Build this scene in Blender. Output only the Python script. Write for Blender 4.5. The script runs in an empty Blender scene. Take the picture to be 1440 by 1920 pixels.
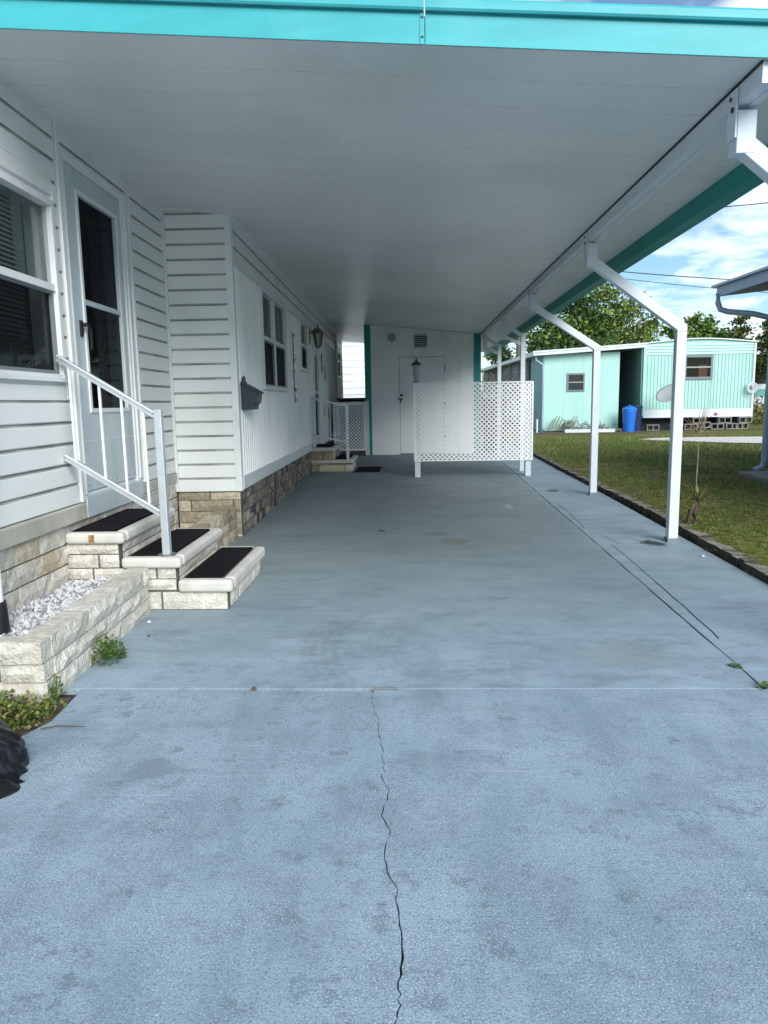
import bpy, bmesh, math, random
from mathutils import Vector, Matrix, Euler, noise
R = math.radians
random.seed(7)
S = bpy.context.scene
COL = S.collection

# ------------------------------------------------------------------ camera
cam = bpy.data.objects.new('camera', bpy.data.cameras.new('camera'))
COL.objects.link(cam)
cam.data.sensor_fit = 'VERTICAL'
cam.data.sensor_height = 36.0
cam.data.lens = 36.0 * 1400 / 1920
cam.data.clip_start = 0.05
cam.data.clip_end = 3000
cam.matrix_world = Matrix(((0.99892, 0.01079, 0.04530, 0.0), (0.04300, 0.15977, -0.98622, 0.0),
                           (-0.01788, 0.98710, 0.15913, 1.30), (0, 0, 0, 1)))
S.camera = cam

# ------------------------------------------------------------------ light
SUN_EL, SUN_AZ = 30.0, 24.0          # the soft sun stands behind the camera, a little to its right
W = bpy.data.worlds.new('World'); S.world = W; W.use_nodes = True
nt = W.node_tree; nt.nodes.clear()
def wn(t, **k):
    n = nt.nodes.new(t)
    for a, b in k.items(): setattr(n, a, b)
    return n
sky = wn('ShaderNodeTexSky', sky_type='NISHITA', sun_disc=False)
sky.sun_elevation = R(SUN_EL); sky.sun_rotation = R(180 - SUN_AZ)
sky.air_density = 1.0; sky.dust_density = 0.6; sky.ozone_density = 1.5
bg1 = wn('ShaderNodeBackground'); bg1.inputs['Strength'].default_value = 0.055
tint = wn('ShaderNodeMixRGB', blend_type='MULTIPLY'); tint.inputs[0].default_value = 1; tint.inputs[2].default_value = (0.66, 0.88, 1.0, 1)
nt.links.new(sky.outputs[0], tint.inputs[1]); nt.links.new(tint.outputs[0], bg1.inputs[0])
bg2 = wn('ShaderNodeBackground'); bg2.inputs['Strength'].default_value = 1.0
tc = wn('ShaderNodeTexCoord')
sep = wn('ShaderNodeSeparateXYZ'); nt.links.new(tc.outputs['Generated'], sep.inputs[0])
def wmath(op, a, b=None):
    m = wn('ShaderNodeMath', operation=op)
    for i, v in enumerate((a, b)):
        if v is None: continue
        if isinstance(v, (int, float)): m.inputs[i].default_value = v
        else: nt.links.new(v, m.inputs[i])
    return m.outputs[0]
zz = wmath('ADD', wmath('MAXIMUM', sep.outputs['Z'], 0.0), 0.16)
cmb = wn('ShaderNodeCombineXYZ')
nt.links.new(wmath('DIVIDE', sep.outputs['X'], zz), cmb.inputs[0])
nt.links.new(wmath('DIVIDE', sep.outputs['Y'], zz), cmb.inputs[1])
cn = wn('ShaderNodeTexNoise'); cn.inputs['Scale'].default_value = 1.9; cn.inputs['Detail'].default_value = 7
cn.inputs['Roughness'].default_value = 0.56; cn.inputs['Distortion'].default_value = 0.25
nt.links.new(cmb.outputs[0], cn.inputs['Vector'])
cr = wn('ShaderNodeValToRGB')
cr.color_ramp.elements[0].position = 0.47; cr.color_ramp.elements[0].color = (0.05, 0.05, 0.05, 1)
cr.color_ramp.elements[1].position = 0.66; cr.color_ramp.elements[1].color = (0.95, 0.95, 0.95, 1)
nt.links.new(cn.outputs['Fac'], cr.inputs[0])
# clouds close up towards the horizon
hz = wn('ShaderNodeMapRange'); hz.inputs['From Min'].default_value = 0.0; hz.inputs['From Max'].default_value = 0.12
hz.inputs['To Min'].default_value = 0.35; hz.inputs['To Max'].default_value = 0.0
nt.links.new(sep.outputs['Z'], hz.inputs['Value'])
fac = wmath('MAXIMUM', cr.outputs[0], hz.outputs[0])
cn2 = wn('ShaderNodeTexNoise'); cn2.inputs['Scale'].default_value = 2.3; cn2.inputs['Detail'].default_value = 5
nt.links.new(cmb.outputs[0], cn2.inputs['Vector'])
cr2 = wn('ShaderNodeValToRGB')
cr2.color_ramp.elements[0].position = 0.35; cr2.color_ramp.elements[0].color = (0.30, 0.34, 0.39, 1)
cr2.color_ramp.elements[1].position = 0.6; cr2.color_ramp.elements[1].color = (0.68, 0.69, 0.68, 1)
nt.links.new(cn2.outputs['Fac'], cr2.inputs[0]); nt.links.new(cr2.outputs[0], bg2.inputs[0])
mx = wn('ShaderNodeMixShader'); nt.links.new(fac, mx.inputs[0])
nt.links.new(bg1.outputs[0], mx.inputs[1]); nt.links.new(bg2.outputs[0], mx.inputs[2])
wo = wn('ShaderNodeOutputWorld'); nt.links.new(mx.outputs[0], wo.inputs[0])

sl = bpy.data.lights.new('sun', 'SUN'); sl.energy = 1.5; sl.angle = R(36); sl.color = (1.0, 0.975, 0.94)
sun = bpy.data.objects.new('sun', sl); COL.objects.link(sun)
sd = Vector((math.sin(R(SUN_AZ)) * math.cos(R(SUN_EL)), -math.cos(R(SUN_AZ)) * math.cos(R(SUN_EL)), math.sin(R(SUN_EL))))
sun.rotation_euler = sd.to_track_quat('Z', 'Y').to_euler(); sun.location = sd * 30

S.view_settings.view_transform = 'Standard'; S.view_settings.look = 'None'
S.view_settings.gamma = 1.0; S.view_settings.use_curve_mapping = False
S.view_settings.exposure = 1.48
try:
    S.cycles.max_bounces = 10; S.cycles.diffuse_bounces = 5; S.cycles.transparent_max_bounces = 16
except Exception: pass

# ------------------------------------------------------------------ materials
def mat(name, col, rough=0.6, metal=0.0, vary=0.0, scale=3.0, bump=0.0, bscale=60.0, col2=None, spec=0.5,
        stretch=None, bstretch=None, detail=5, dirt=None, dirtscale=1.5):
    m = bpy.data.materials.new(name); m.use_nodes = True
    t = m.node_tree; b = t.nodes['Principled BSDF']
    b.inputs['Roughness'].default_value = rough; b.inputs['Metallic'].default_value = metal
    b.inputs['Specular IOR Level'].default_value = spec
    c = (*col, 1)
    geo = t.nodes.new('ShaderNodeNewGeometry')
    def nz(sc, st, det=detail, off=0.0):
        mp = t.nodes.new('ShaderNodeMapping'); mp.inputs['Scale'].default_value = st or (1, 1, 1)
        mp.inputs['Location'].default_value = (off, off, off)
        t.links.new(geo.outputs['Position'], mp.inputs[0])
        n = t.nodes.new('ShaderNodeTexNoise'); n.inputs['Scale'].default_value = sc; n.inputs['Detail'].default_value = det
        t.links.new(mp.outputs[0], n.inputs['Vector']); return n.outputs['Fac']
    cout = None
    if vary or col2:
        a = nz(scale, stretch)
        r = t.nodes.new('ShaderNodeValToRGB'); r.color_ramp.elements[0].position = 0.3; r.color_ramp.elements[1].position = 0.7
        c2 = col2 if col2 else [min(1, x * (1 + vary)) for x in col]
        c1 = col if col2 else [x * (1 - vary) for x in col]
        r.color_ramp.elements[0].color = (*c1, 1); r.color_ramp.elements[1].color = (*c2, 1)
        t.links.new(a, r.inputs[0]); cout = r.outputs[0]
    if dirt:
        a = nz(dirtscale, (1, 1, 0.5), 8, 7.3)
        r = t.nodes.new('ShaderNodeValToRGB'); r.color_ramp.elements[0].position = 0.52; r.color_ramp.elements[1].position = 0.78
        r.color_ramp.elements[0].color = (0, 0, 0, 1); r.color_ramp.elements[1].color = (0.6, 0.6, 0.6, 1)
        t.links.new(a, r.inputs[0])
        mxn = t.nodes.new('ShaderNodeMixRGB'); t.links.new(r.outputs[0], mxn.inputs[0])
        if cout: t.links.new(cout, mxn.inputs[1])
        else: mxn.inputs[1].default_value = c
        mxn.inputs[2].default_value = (*dirt, 1); cout = mxn.outputs[0]
    if cout: t.links.new(cout, b.inputs['Base Color'])
    else: b.inputs['Base Color'].default_value = c
    if bump:
        a = nz(bscale, bstretch, 6, 3.1)
        bp = t.nodes.new('ShaderNodeBump'); bp.inputs['Strength'].default_value = 1.0; bp.inputs['Distance'].default_value = bump
        t.links.new(a, bp.inputs['Height']); t.links.new(bp.outputs[0], b.inputs['Normal'])
    return m

M = {}
M['vinyl'] = mat('white_vinyl', (0.80, 0.82, 0.80), 0.42, vary=0.04, scale=1.3, bump=0.0006, bscale=30, dirt=(0.60, 0.61, 0.55), dirtscale=2.2)
M['lap_shade_grime'] = mat('shaded_grimy_siding_lap', (0.40, 0.41, 0.385), 0.7, vary=0.35, scale=3)  # shadow line under each board and its dirt, both in this colour
M['panel'] = mat('white_wall_panel', (0.84, 0.86, 0.85), 0.5, vary=0.05, scale=1.1, dirt=(0.62, 0.66, 0.63), dirtscale=2.0)
M['trim'] = mat('white_trim', (0.76, 0.79, 0.79), 0.4, vary=0.03, scale=4, dirt=(0.6, 0.6, 0.55), dirtscale=5)
M['doorpaint'] = mat('pale_grey_blue_door', (0.55, 0.62, 0.66), 0.42, vary=0.05, scale=2.5, dirt=(0.36, 0.42, 0.44), dirtscale=4)
M['ceil'] = mat('ceiling_white', (0.72, 0.745, 0.74), 0.38, vary=0.05, scale=0.7, bump=0.0005, bscale=14, bstretch=(0.3, 4, 1), dirt=(0.50, 0.54, 0.50), dirtscale=0.8)
M['gap'] = mat('dark_gap', (0.03, 0.035, 0.035), 0.9)
M['cyan'] = mat('turquoise_front_fascia', (0.050, 0.40, 0.43), 0.45, vary=0.10, scale=2.2, stretch=(1, 1, 6), dirt=(0.12, 0.47, 0.48), dirtscale=3.0)
M['teal'] = mat('teal_trim', (0.004, 0.25, 0.22), 0.5, vary=0.08, scale=2)
M['post'] = mat('post_white', (0.62, 0.68, 0.74), 0.4, vary=0.04, scale=6, dirt=(0.6, 0.62, 0.6), dirtscale=7)
M['alu'] = mat('dull_aluminium', (0.60, 0.64, 0.67), 0.38, metal=0.55, vary=0.06, scale=14)
M['black'] = mat('black_plastic', (0.012, 0.012, 0.014), 0.45)
M['rubber'] = mat('black_rubber_mat', (0.006, 0.006, 0.008), 0.9, bump=0.003, bscale=160, spec=0.15)
M['darkroom'] = mat('dark_interior', (0.012, 0.012, 0.014), 0.9, spec=0.0)
M['curtain'] = mat('brown_curtain', (0.11, 0.08, 0.06), 0.9, vary=0.5, scale=26, stretch=(1, 1, 0.05))
M['curtain2'] = mat('grey_sheer', (0.22, 0.24, 0.27), 0.9, vary=0.6, scale=22, stretch=(1, 1, 0.1))
M['blind'] = mat('blind_slat', (0.55, 0.62, 0.60), 0.6)
M['winframe'] = mat('grey_screen_frame', (0.17, 0.20, 0.22), 0.5)
M['mailbox'] = mat('slate_mailbox', (0.022, 0.038, 0.050), 0.42, vary=0.2, scale=20)
M['brass'] = mat('aged_lamp_metal', (0.16, 0.17, 0.14), 0.5, metal=0.4, vary=0.3, scale=20)
M['lattice'] = mat('lattice_white', (0.84, 0.85, 0.85), 0.5, vary=0.04, scale=5)
def block_mat(name, c1, c2, bump=0.012, bs=60, dirt=None):
    return mat(name, c1, 0.88, col2=c2, scale=26, bump=bump, bscale=bs, spec=0.2, dirt=dirt, dirtscale=5)
M['blk1'] = block_mat('cream_rough_block', (0.45, 0.43, 0.37), (0.66, 0.635, 0.56), dirt=(0.40, 0.34, 0.24))
M['blk2'] = block_mat('pale_rough_block', (0.50, 0.48, 0.42), (0.71, 0.69, 0.62), dirt=(0.42, 0.38, 0.3))
M['blk3'] = block_mat('tan_rough_block', (0.44, 0.37, 0.26), (0.62, 0.56, 0.44), dirt=(0.26, 0.2, 0.12))
M['blkd'] = block_mat('weathered_yellow_block', (0.26, 0.22, 0.15), (0.44, 0.39, 0.29), dirt=(0.15, 0.12, 0.07))
M['cap'] = mat('cast_cap', (0.56, 0.54, 0.50), 0.75, vary=0.08, scale=9, bump=0.0012, bscale=130, dirt=(0.38, 0.34, 0.27), dirtscale=5)
M['ledge'] = mat('weathered_ledge', (0.48, 0.47, 0.41), 0.85, vary=0.15, scale=5, bump=0.002, bscale=40, dirt=(0.25, 0.25, 0.2))
M['rust'] = mat('rust_stained_cap', (0.33, 0.17, 0.06), 0.9, vary=0.5, scale=30)
M['mortar'] = mat('grey_mortar', (0.115, 0.11, 0.095), 0.95, vary=0.2, scale=14, bump=0.002, bscale=120)
M['st1'] = mat('stone_tan', (0.17, 0.145, 0.115), 0.85, vary=0.3, scale=13, bump=0.004, bscale=50)
M['st2'] = mat('stone_grey', (0.125, 0.12, 0.11), 0.85, vary=0.3, scale=13, bump=0.004, bscale=50)
M['st3'] = mat('stone_dark', (0.05, 0.05, 0.055), 0.85, vary=0.3, scale=13, bump=0.004, bscale=50)
M['st4'] = mat('stone_pale', (0.25, 0.225, 0.18), 0.85, vary=0.25, scale=13, bump=0.004, bscale=50)
M['chip1'] = mat('white_marble_chip', (0.56, 0.57, 0.575), 0.6, vary=0.08, scale=40)
M['chip2'] = mat('grey_marble_chip', (0.24, 0.26, 0.29), 0.6, vary=0.3, scale=40)
M['soil'] = mat('dark_soil', (0.10, 0.075, 0.05), 1.0, vary=0.5, scale=18, bump=0.01, bscale=40)
M['leaf'] = mat('leaf_green', (0.060, 0.125, 0.018), 0.55, vary=0.35, scale=30)
M['leafb'] = mat('leaf_bright', (0.17, 0.26, 0.035), 0.55, vary=0.3, scale=30)
M['leafd'] = mat('leaf_dark', (0.032, 0.075, 0.014), 0.6, vary=0.35, scale=10)
M['leafo'] = mat('leaf_olive', (0.105, 0.125, 0.026), 0.6, vary=0.3, scale=10)
M['dry'] = mat('dry_blade', (0.26, 0.20, 0.09), 0.8, vary=0.3, scale=20)
M['orange'] = mat('orange_brown_blade', (0.20, 0.085, 0.03), 0.7, vary=0.3, scale=20)
M['bark'] = mat('bark', (0.09, 0.07, 0.055), 0.95, vary=0.4, scale=9, bump=0.01, bscale=14)
M['polewood'] = mat('weathered_pole_wood', (0.10, 0.095, 0.065), 0.9, vary=0.3, scale=6, stretch=(1, 1, 0.1))
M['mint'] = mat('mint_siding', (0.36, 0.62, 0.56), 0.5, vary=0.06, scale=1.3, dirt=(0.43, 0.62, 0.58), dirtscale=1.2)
M['mintd'] = mat('shaded_blue_green_side', (0.16, 0.36, 0.40), 0.55, vary=0.06, scale=1.5)  # mint wall turned from the sun, its shade put into the colour
M['mintg'] = mat('sea_green_shade_and_stripe', (0.10, 0.38, 0.32), 0.55, vary=0.06, scale=1.5)  # recess back with its shade put into the green; also the far stripe panel
M['roofw'] = mat('white_roof_metal', (0.62, 0.67, 0.70), 0.45, vary=0.04, scale=2)
M['greyroof'] = mat('blue_grey_eave_paint', (0.27, 0.33, 0.40), 0.5, vary=0.06, scale=3)
M['soffit'] = mat('grey_soffit', (0.14, 0.165, 0.20), 0.6, vary=0.08, scale=3)
M['gutter'] = mat('pale_blue_grey_gutter', (0.36, 0.44, 0.53), 0.42, vary=0.05, scale=6)
M['bluewall'] = mat('blue_wall', (0.16, 0.28, 0.52), 0.6, vary=0.05, scale=3)
M['bin'] = mat('blue_plastic', (0.012, 0.15, 0.60), 0.4, vary=0.06, scale=5)
M['navy'] = mat('navy_plastic', (0.01, 0.03, 0.10), 0.4)
M['cinder'] = mat('cinder_block', (0.20, 0.195, 0.18), 0.95, vary=0.2, scale=8, bump=0.004, bscale=60)
M['wood'] = mat('grey_scrap_wood', (0.20, 0.21, 0.17), 0.9, vary=0.4, scale=10)
M['dish'] = mat('dish_grey', (0.33, 0.35, 0.36), 0.5, vary=0.04, scale=4)
M['terra'] = mat('terracotta', (0.36, 0.14, 0.06), 0.8, vary=0.1, scale=8)
M['red'] = mat('red_reflector', (0.5, 0.02, 0.03), 0.4)
M['bag'] = mat('black_bag_film', (0.008, 0.008, 0.010), 0.28, bump=0.006, bscale=22, bstretch=(1, 1, 0.35))
M['curbtop'] = mat('grey_edging_block', (0.22, 0.205, 0.16), 0.95, vary=0.35, scale=14, bump=0.006, bscale=50, dirt=(0.05, 0.06, 0.03), dirtscale=6)
M['curb2'] = mat('dark_edging_block', (0.12, 0.11, 0.085), 0.95, vary=0.4, scale=14, bump=0.006, bscale=50)
M['moss_shade_side'] = mat('mossy_shaded_brick_side', (0.055, 0.053, 0.04), 0.95, vary=0.5, scale=18, bump=0.006, bscale=50)  # shadow on the brick sides put into the colour, along with moss
M['farwhite'] = mat('far_white_siding', (0.82, 0.86, 0.87), 0.5, vary=0.02, scale=2)
M['shell'] = mat('white_shell_path', (0.62, 0.58, 0.54), 0.95, vary=0.2, scale=7, bump=0.01, bscale=30)

def glass_mat(name, tint, ior=1.5, opac=0.0):
    m = bpy.data.materials.new(name); m.use_nodes = True; t = m.node_tree; t.nodes.clear()
    tr = t.nodes.new('ShaderNodeBsdfTransparent'); tr.inputs[0].default_value = (*tint, 1)
    gl = t.nodes.new('ShaderNodeBsdfGlossy'); gl.inputs['Roughness'].default_value = 0.03
    fr0 = t.nodes.new('ShaderNodeFresnel'); fr0.inputs[0].default_value = 1.5
    fr = t.nodes.new('ShaderNodeMath'); fr.operation = 'MULTIPLY'; fr.inputs[1].default_value = ior; t.links.new(fr0.outputs[0], fr.inputs[0])
    mxs = t.nodes.new('ShaderNodeMixShader'); o = t.nodes.new('ShaderNodeOutputMaterial')
    t.links.new(fr.outputs[0], mxs.inputs[0]); t.links.new(tr.outputs[0], mxs.inputs[1]); t.links.new(gl.outputs[0], mxs.inputs[2])
    t.links.new(mxs.outputs[0], o.inputs[0]); return m
M['glass'] = glass_mat('window_glass', (0.70, 0.74, 0.74), 0.40)
M['screen'] = glass_mat('screen_glass', (0.40, 0.43, 0.44), 0.16)
M['lampglass'] = glass_mat('lamp_glass', (0.75, 0.78, 0.7), 0.9)

def concrete():
    m = bpy.data.materials.new('painted_concrete'); m.use_nodes = True
    t = m.node_tree; b = t.nodes['Principled BSDF']; L = t.links
    geo = t.nodes.new('ShaderNodeNewGeometry'); P = geo.outputs['Position']
    def N(sc, det=5, rough=0.5, st=(1, 1, 1), loc=(0, 0, 0)):
        mp = t.nodes.new('ShaderNodeMapping'); mp.inputs['Scale'].default_value = st; mp.inputs['Location'].default_value = loc
        L.new(P, mp.inputs[0]); n = t.nodes.new('ShaderNodeTexNoise'); n.inputs['Scale'].default_value = sc
        n.inputs['Detail'].default_value = det; n.inputs['Roughness'].default_value = rough; L.new(mp.outputs[0], n.inputs['Vector']); return n.outputs['Fac']
    def mr(v, a, b_, c=0.0, d=1.0, smooth=False):
        n = t.nodes.new('ShaderNodeMapRange')
        if smooth: n.interpolation_type = 'SMOOTHSTEP'
        for k, x in zip(('From Min', 'From Max', 'To Min', 'To Max'), (a, b_, c, d)): n.inputs[k].default_value = x
        L.new(v, n.inputs['Value']); return n.outputs[0]
    def mth(op, a, b_=None):
        n = t.nodes.new('ShaderNodeMath'); n.operation = op
        for i, v in enumerate((a, b_)):
            if v is None: continue
            if isinstance(v, (int, float)): n.inputs[i].default_value = v
            else: L.new(v, n.inputs[i])
        return n.outputs[0]
    def mix(f, a, b_, mode='MIX'):
        n = t.nodes.new('ShaderNodeMixRGB'); n.blend_type = mode
        for i, v in enumerate((f, a, b_)):
            if isinstance(v, tuple): n.inputs[i].default_value = (*v, 1)
            elif isinstance(v, (int, float)): n.inputs[i].default_value = v
            else: L.new(v, n.inputs[i])
        return n.outputs[0]
    sp = t.nodes.new('ShaderNodeSeparateXYZ'); L.new(P, sp.inputs[0])
    dust = None
    base = mix(mr(N(1.1, 7, 0.65), 0.36, 0.64), (0.250, 0.340, 0.408), (0.330, 0.428, 0.505))
    base = mix(mr(N(3.1, 6, 0.65), 0.46, 0.74), base, (0.200, 0.265, 0.325))          # worn greyer blotches
    base = mix(mr(N(7, 7, 0.7, (1, 1, 1), (4, 9, 0)), 0.54, 0.72, 0, 0.75), base, (0.15, 0.20, 0.245))
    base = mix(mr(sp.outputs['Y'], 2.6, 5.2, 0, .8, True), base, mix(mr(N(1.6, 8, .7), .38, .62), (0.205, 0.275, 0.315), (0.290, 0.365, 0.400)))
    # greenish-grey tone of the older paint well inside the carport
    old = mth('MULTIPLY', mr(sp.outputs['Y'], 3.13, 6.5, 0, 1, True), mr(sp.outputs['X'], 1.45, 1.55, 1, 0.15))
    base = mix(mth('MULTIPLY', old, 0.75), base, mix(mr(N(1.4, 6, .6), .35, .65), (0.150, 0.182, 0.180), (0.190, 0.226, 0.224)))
    # exposed aggregate speckle, strongest on the front slab
    front = mth('MULTIPLY', mr(sp.outputs['Y'], 3.10, 3.16, 1.0, 0.5), mr(sp.outputs['Y'], 3.2, 6.5, 1.0, 0.35))
    tall = mth('MULTIPLY', mr(N(2.2, 5, 0.6, (2.4, .45, 1), (1, 5, 0)), 0.48, 0.66, 0, 1, True), front)          # long tyre-worn bands
    base = mix(mth('MULTIPLY', tall, 0.50), base, (0.185, 0.265, 0.315))
    peel = mth('MULTIPLY', mth('MULTIPLY', mr(N(8, 10, 0.74, (1, 1, 1), (3, 2, 0)), 0.555, 0.60), mr(N(1.3, 4, .6, (1, 1, 1), (8, 3, 0)), 0.42, 0.54)), front)
    base = mix(mth('MULTIPLY', peel, 0.80), base, (0.145, 0.205, 0.245))                                       # paint worn to the darker coat
    mid = mth('MULTIPLY', mth('MULTIPLY', mr(N(46, 6, 0.8, (1, 1, 1), (6, 1, 0)), 0.50, 0.60), mr(N(3.3, 5, .7), .40, .60, .15, 1)), front)
    base = mix(mth('MULTIPLY', mid, 0.7), base, (0.155, 0.212, 0.265))
    s1 = mth('MULTIPLY', mth('MULTIPLY', mr(N(210, 2, 0.6), 0.56, 0.64), front), mr(N(2.9, 5, .7, (1, 1, 1), (5, 5, 0)), 0.34, 0.56, 0.35, 1))
    base = mix(mth('MULTIPLY', s1, 0.80), base, (0.60, 0.69, 0.77))
    s2 = mth('MULTIPLY', mr(N(150, 3, 0.7, (1, 1, 1), (3, 1, 0)), 0.54, 0.62), front)
    base = mix(mth('MULTIPLY', s2, 0.72), base, (0.10, 0.145, 0.19))
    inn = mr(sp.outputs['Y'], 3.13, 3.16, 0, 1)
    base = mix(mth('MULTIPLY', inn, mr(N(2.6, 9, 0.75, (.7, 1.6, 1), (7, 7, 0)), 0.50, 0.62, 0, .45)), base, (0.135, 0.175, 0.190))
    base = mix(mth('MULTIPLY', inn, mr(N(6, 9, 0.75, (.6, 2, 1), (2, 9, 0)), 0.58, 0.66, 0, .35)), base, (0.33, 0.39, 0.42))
    # broom streaks across the slab
    st = mth('MULTIPLY', mr(N(9, 6, 0.65, (0.22, 6, 1)), 0.57, 0.68), mr(N(1.1, 3), 0.40, 0.6))
    base = mix(mth('MULTIPLY', st, 0.5), base, (0.42, 0.50, 0.56))
    # tyre scrub: concentric curved tread bands on the slab behind the joint
    def ring(cx, cy, r0, r1, pitch, x0, x1, y0, y1, amt, base, col):
        dx = mth('SUBTRACT', sp.outputs['X'], cx); dy = mth('SUBTRACT', sp.outputs['Y'], cy)
        d = mth('SQRT', mth('ADD', mth('MULTIPLY', dx, dx), mth('MULTIPLY', dy, dy)))
        band = mth('MULTIPLY', mr(d, r0, r0 + .03, 0, 1, True), mr(d, r1 - .05, r1, 1, 0, True))
        w = mth('ADD', mth('MULTIPLY', mth('SINE', mth('MULTIPLY', d, 2 * math.pi / pitch)), 0.5), 0.5)
        msk = mth('MULTIPLY', mth('MULTIPLY', mr(sp.outputs['Y'], y0, y0 + .15, 0, 1, True), mr(sp.outputs['Y'], y1 - .5, y1, 1, 0, True)),
                  mth('MULTIPLY', mr(sp.outputs['X'], x0, x0 + .05), mr(sp.outputs['X'], x1 - .05, x1, 1, 0)))
        f = mth('MULTIPLY', mth('MULTIPLY', band, mth('ADD', mth('MULTIPLY', w, 0.6), 0.4)), mth('MULTIPLY', msk, mr(N(14, 4), .3, .65)))
        return mix(mth('MULTIPLY', f, amt), base, col)
    base = ring(0.62, 3.75, 1.02, 1.26, 0.055, -0.75, -0.1, 3.15, 4.6, 0.27, base, (0.085, 0.11, 0.115))
    base = ring(0.55, 3.75, 0.60, 0.85, 0.05, -0.4, 0.2, 3.25, 4.4, 0.2, base, (0.09, 0.12, 0.12))
    # blots
    def blot(x, y, rx, ry, col, amt, base):
        dx = mth('DIVIDE', mth('SUBTRACT', sp.outputs['X'], x), rx); dy = mth('DIVIDE', mth('SUBTRACT', sp.outputs['Y'], y), ry)
        d = mth('SQRT', mth('ADD', mth('MULTIPLY', dx, dx), mth('MULTIPLY', dy, dy)))
        d = mth('ADD', d, mth('MULTIPLY', mth('SUBTRACT', N(13, 8, .7), 0.5), 2.2))
        return mix(mth('MULTIPLY', mr(d, 0.5, 1.0, 1, 0, True), amt), base, col)
    base = blot(0.306, 6.41, .16, .18, (0.16, 0.15, 0.12), 0.55, base)
    base = blot(0.18, 6.75, .14, .10, (0.09, 0.10, 0.10), 0.5, base)
    base = blot(-0.348, 6.95, .055, .055, (0.03, 0.04, 0.04), 0.9, base)
    base = blot(1.98, 6.26, .11, .15, (0.012, 0.018, 0.012), 0.95, base)
    base = blot(1.74, 9.63, .10, .14, (0.03, 0.04, 0.03), 0.9, base)
    base = blot(-0.95, 2.42, .11, .09, (0.16, 0.20, 0.235), 0.55, base)
    base = blot(1.02, 3.55, .28, .25, (0.22, 0.25, 0.24), 0.4, base)
    base = blot(1.02, 8.35, .07, .22, (0.40, 0.46, 0.48), 0.45, base)
    base = blot(-0.16, 3.14, .10, .03, (0.17, 0.14, 0.12), 0.6, base)
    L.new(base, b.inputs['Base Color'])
    rr = mr(N(2.2, 5), 0.3, 0.7, 0.55, 0.75); L.new(rr, b.inputs['Roughness'])
    b.inputs['Specular IOR Level'].default_value = 0.4
    bp = t.nodes.new('ShaderNodeBump'); bp.inputs['Strength'].default_value = 0.8; bp.inputs['Distance'].default_value = 0.003
    L.new(mth('ADD', mth('MULTIPLY', N(190, 4, 0.7), front), mth('MULTIPLY', N(12, 5, 0.6, (0.4, 4, 1)), 0.5)), bp.inputs['Height'])
    L.new(bp.outputs[0], b.inputs['Normal'])
    return m
M['conc'] = concrete()

def grass_ground():
    m = bpy.data.materials.new('lawn_ground'); m.use_nodes = True
    t = m.node_tree; b = t.nodes['Principled BSDF']; L = t.links
    geo = t.nodes.new('ShaderNodeNewGeometry')
    def N(sc, det=6):
        n = t.nodes.new('ShaderNodeTexNoise'); n.inputs['Scale'].default_value = sc; n.inputs['Detail'].default_value = det
        n.inputs['Roughness'].default_value = 0.65; L.new(geo.outputs['Position'], n.inputs['Vector']); return n.outputs['Fac']
    r1 = t.nodes.new('ShaderNodeValToRGB'); e = r1.color_ramp.elements
    e[0].position = 0.36; e[0].color = (0.22, 0.19, 0.12, 1); e[1].position = 0.62; e[1].color = (0.14, 0.17, 0.04, 1)
    x = e.new(0.48); x.color = (0.16, 0.155, 0.05, 1)
    L.new(N(0.75), r1.inputs[0])
    r2 = t.nodes.new('ShaderNodeValToRGB'); r2.color_ramp.elements[0].position = .4; r2.color_ramp.elements[1].position = .62
    r2.color_ramp.elements[0].color = (0.5, 0.5, 0.5, 1); r2.color_ramp.elements[1].color = (1.5, 1.5, 1.4, 1)
    L.new(N(14), r2.inputs[0])
    mm = t.nodes.new('ShaderNodeMixRGB'); mm.blend_type = 'MULTIPLY'; mm.inputs[0].default_value = 1
    L.new(r1.outputs[0], mm.inputs[1]); L.new(r2.outputs[0], mm.inputs[2]); L.new(mm.outputs[0], b.inputs['Base Color'])
    b.inputs['Roughness'].default_value = 1.0; b.inputs['Specular IOR Level'].default_value = 0.1
    bp = t.nodes.new('ShaderNodeBump'); bp.inputs['Distance'].default_value = 0.05
    L.new(N(22), bp.inputs['Height']); L.new(bp.outputs[0], b.inputs['Normal'])
    return m
M['lawn'] = grass_ground()

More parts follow.
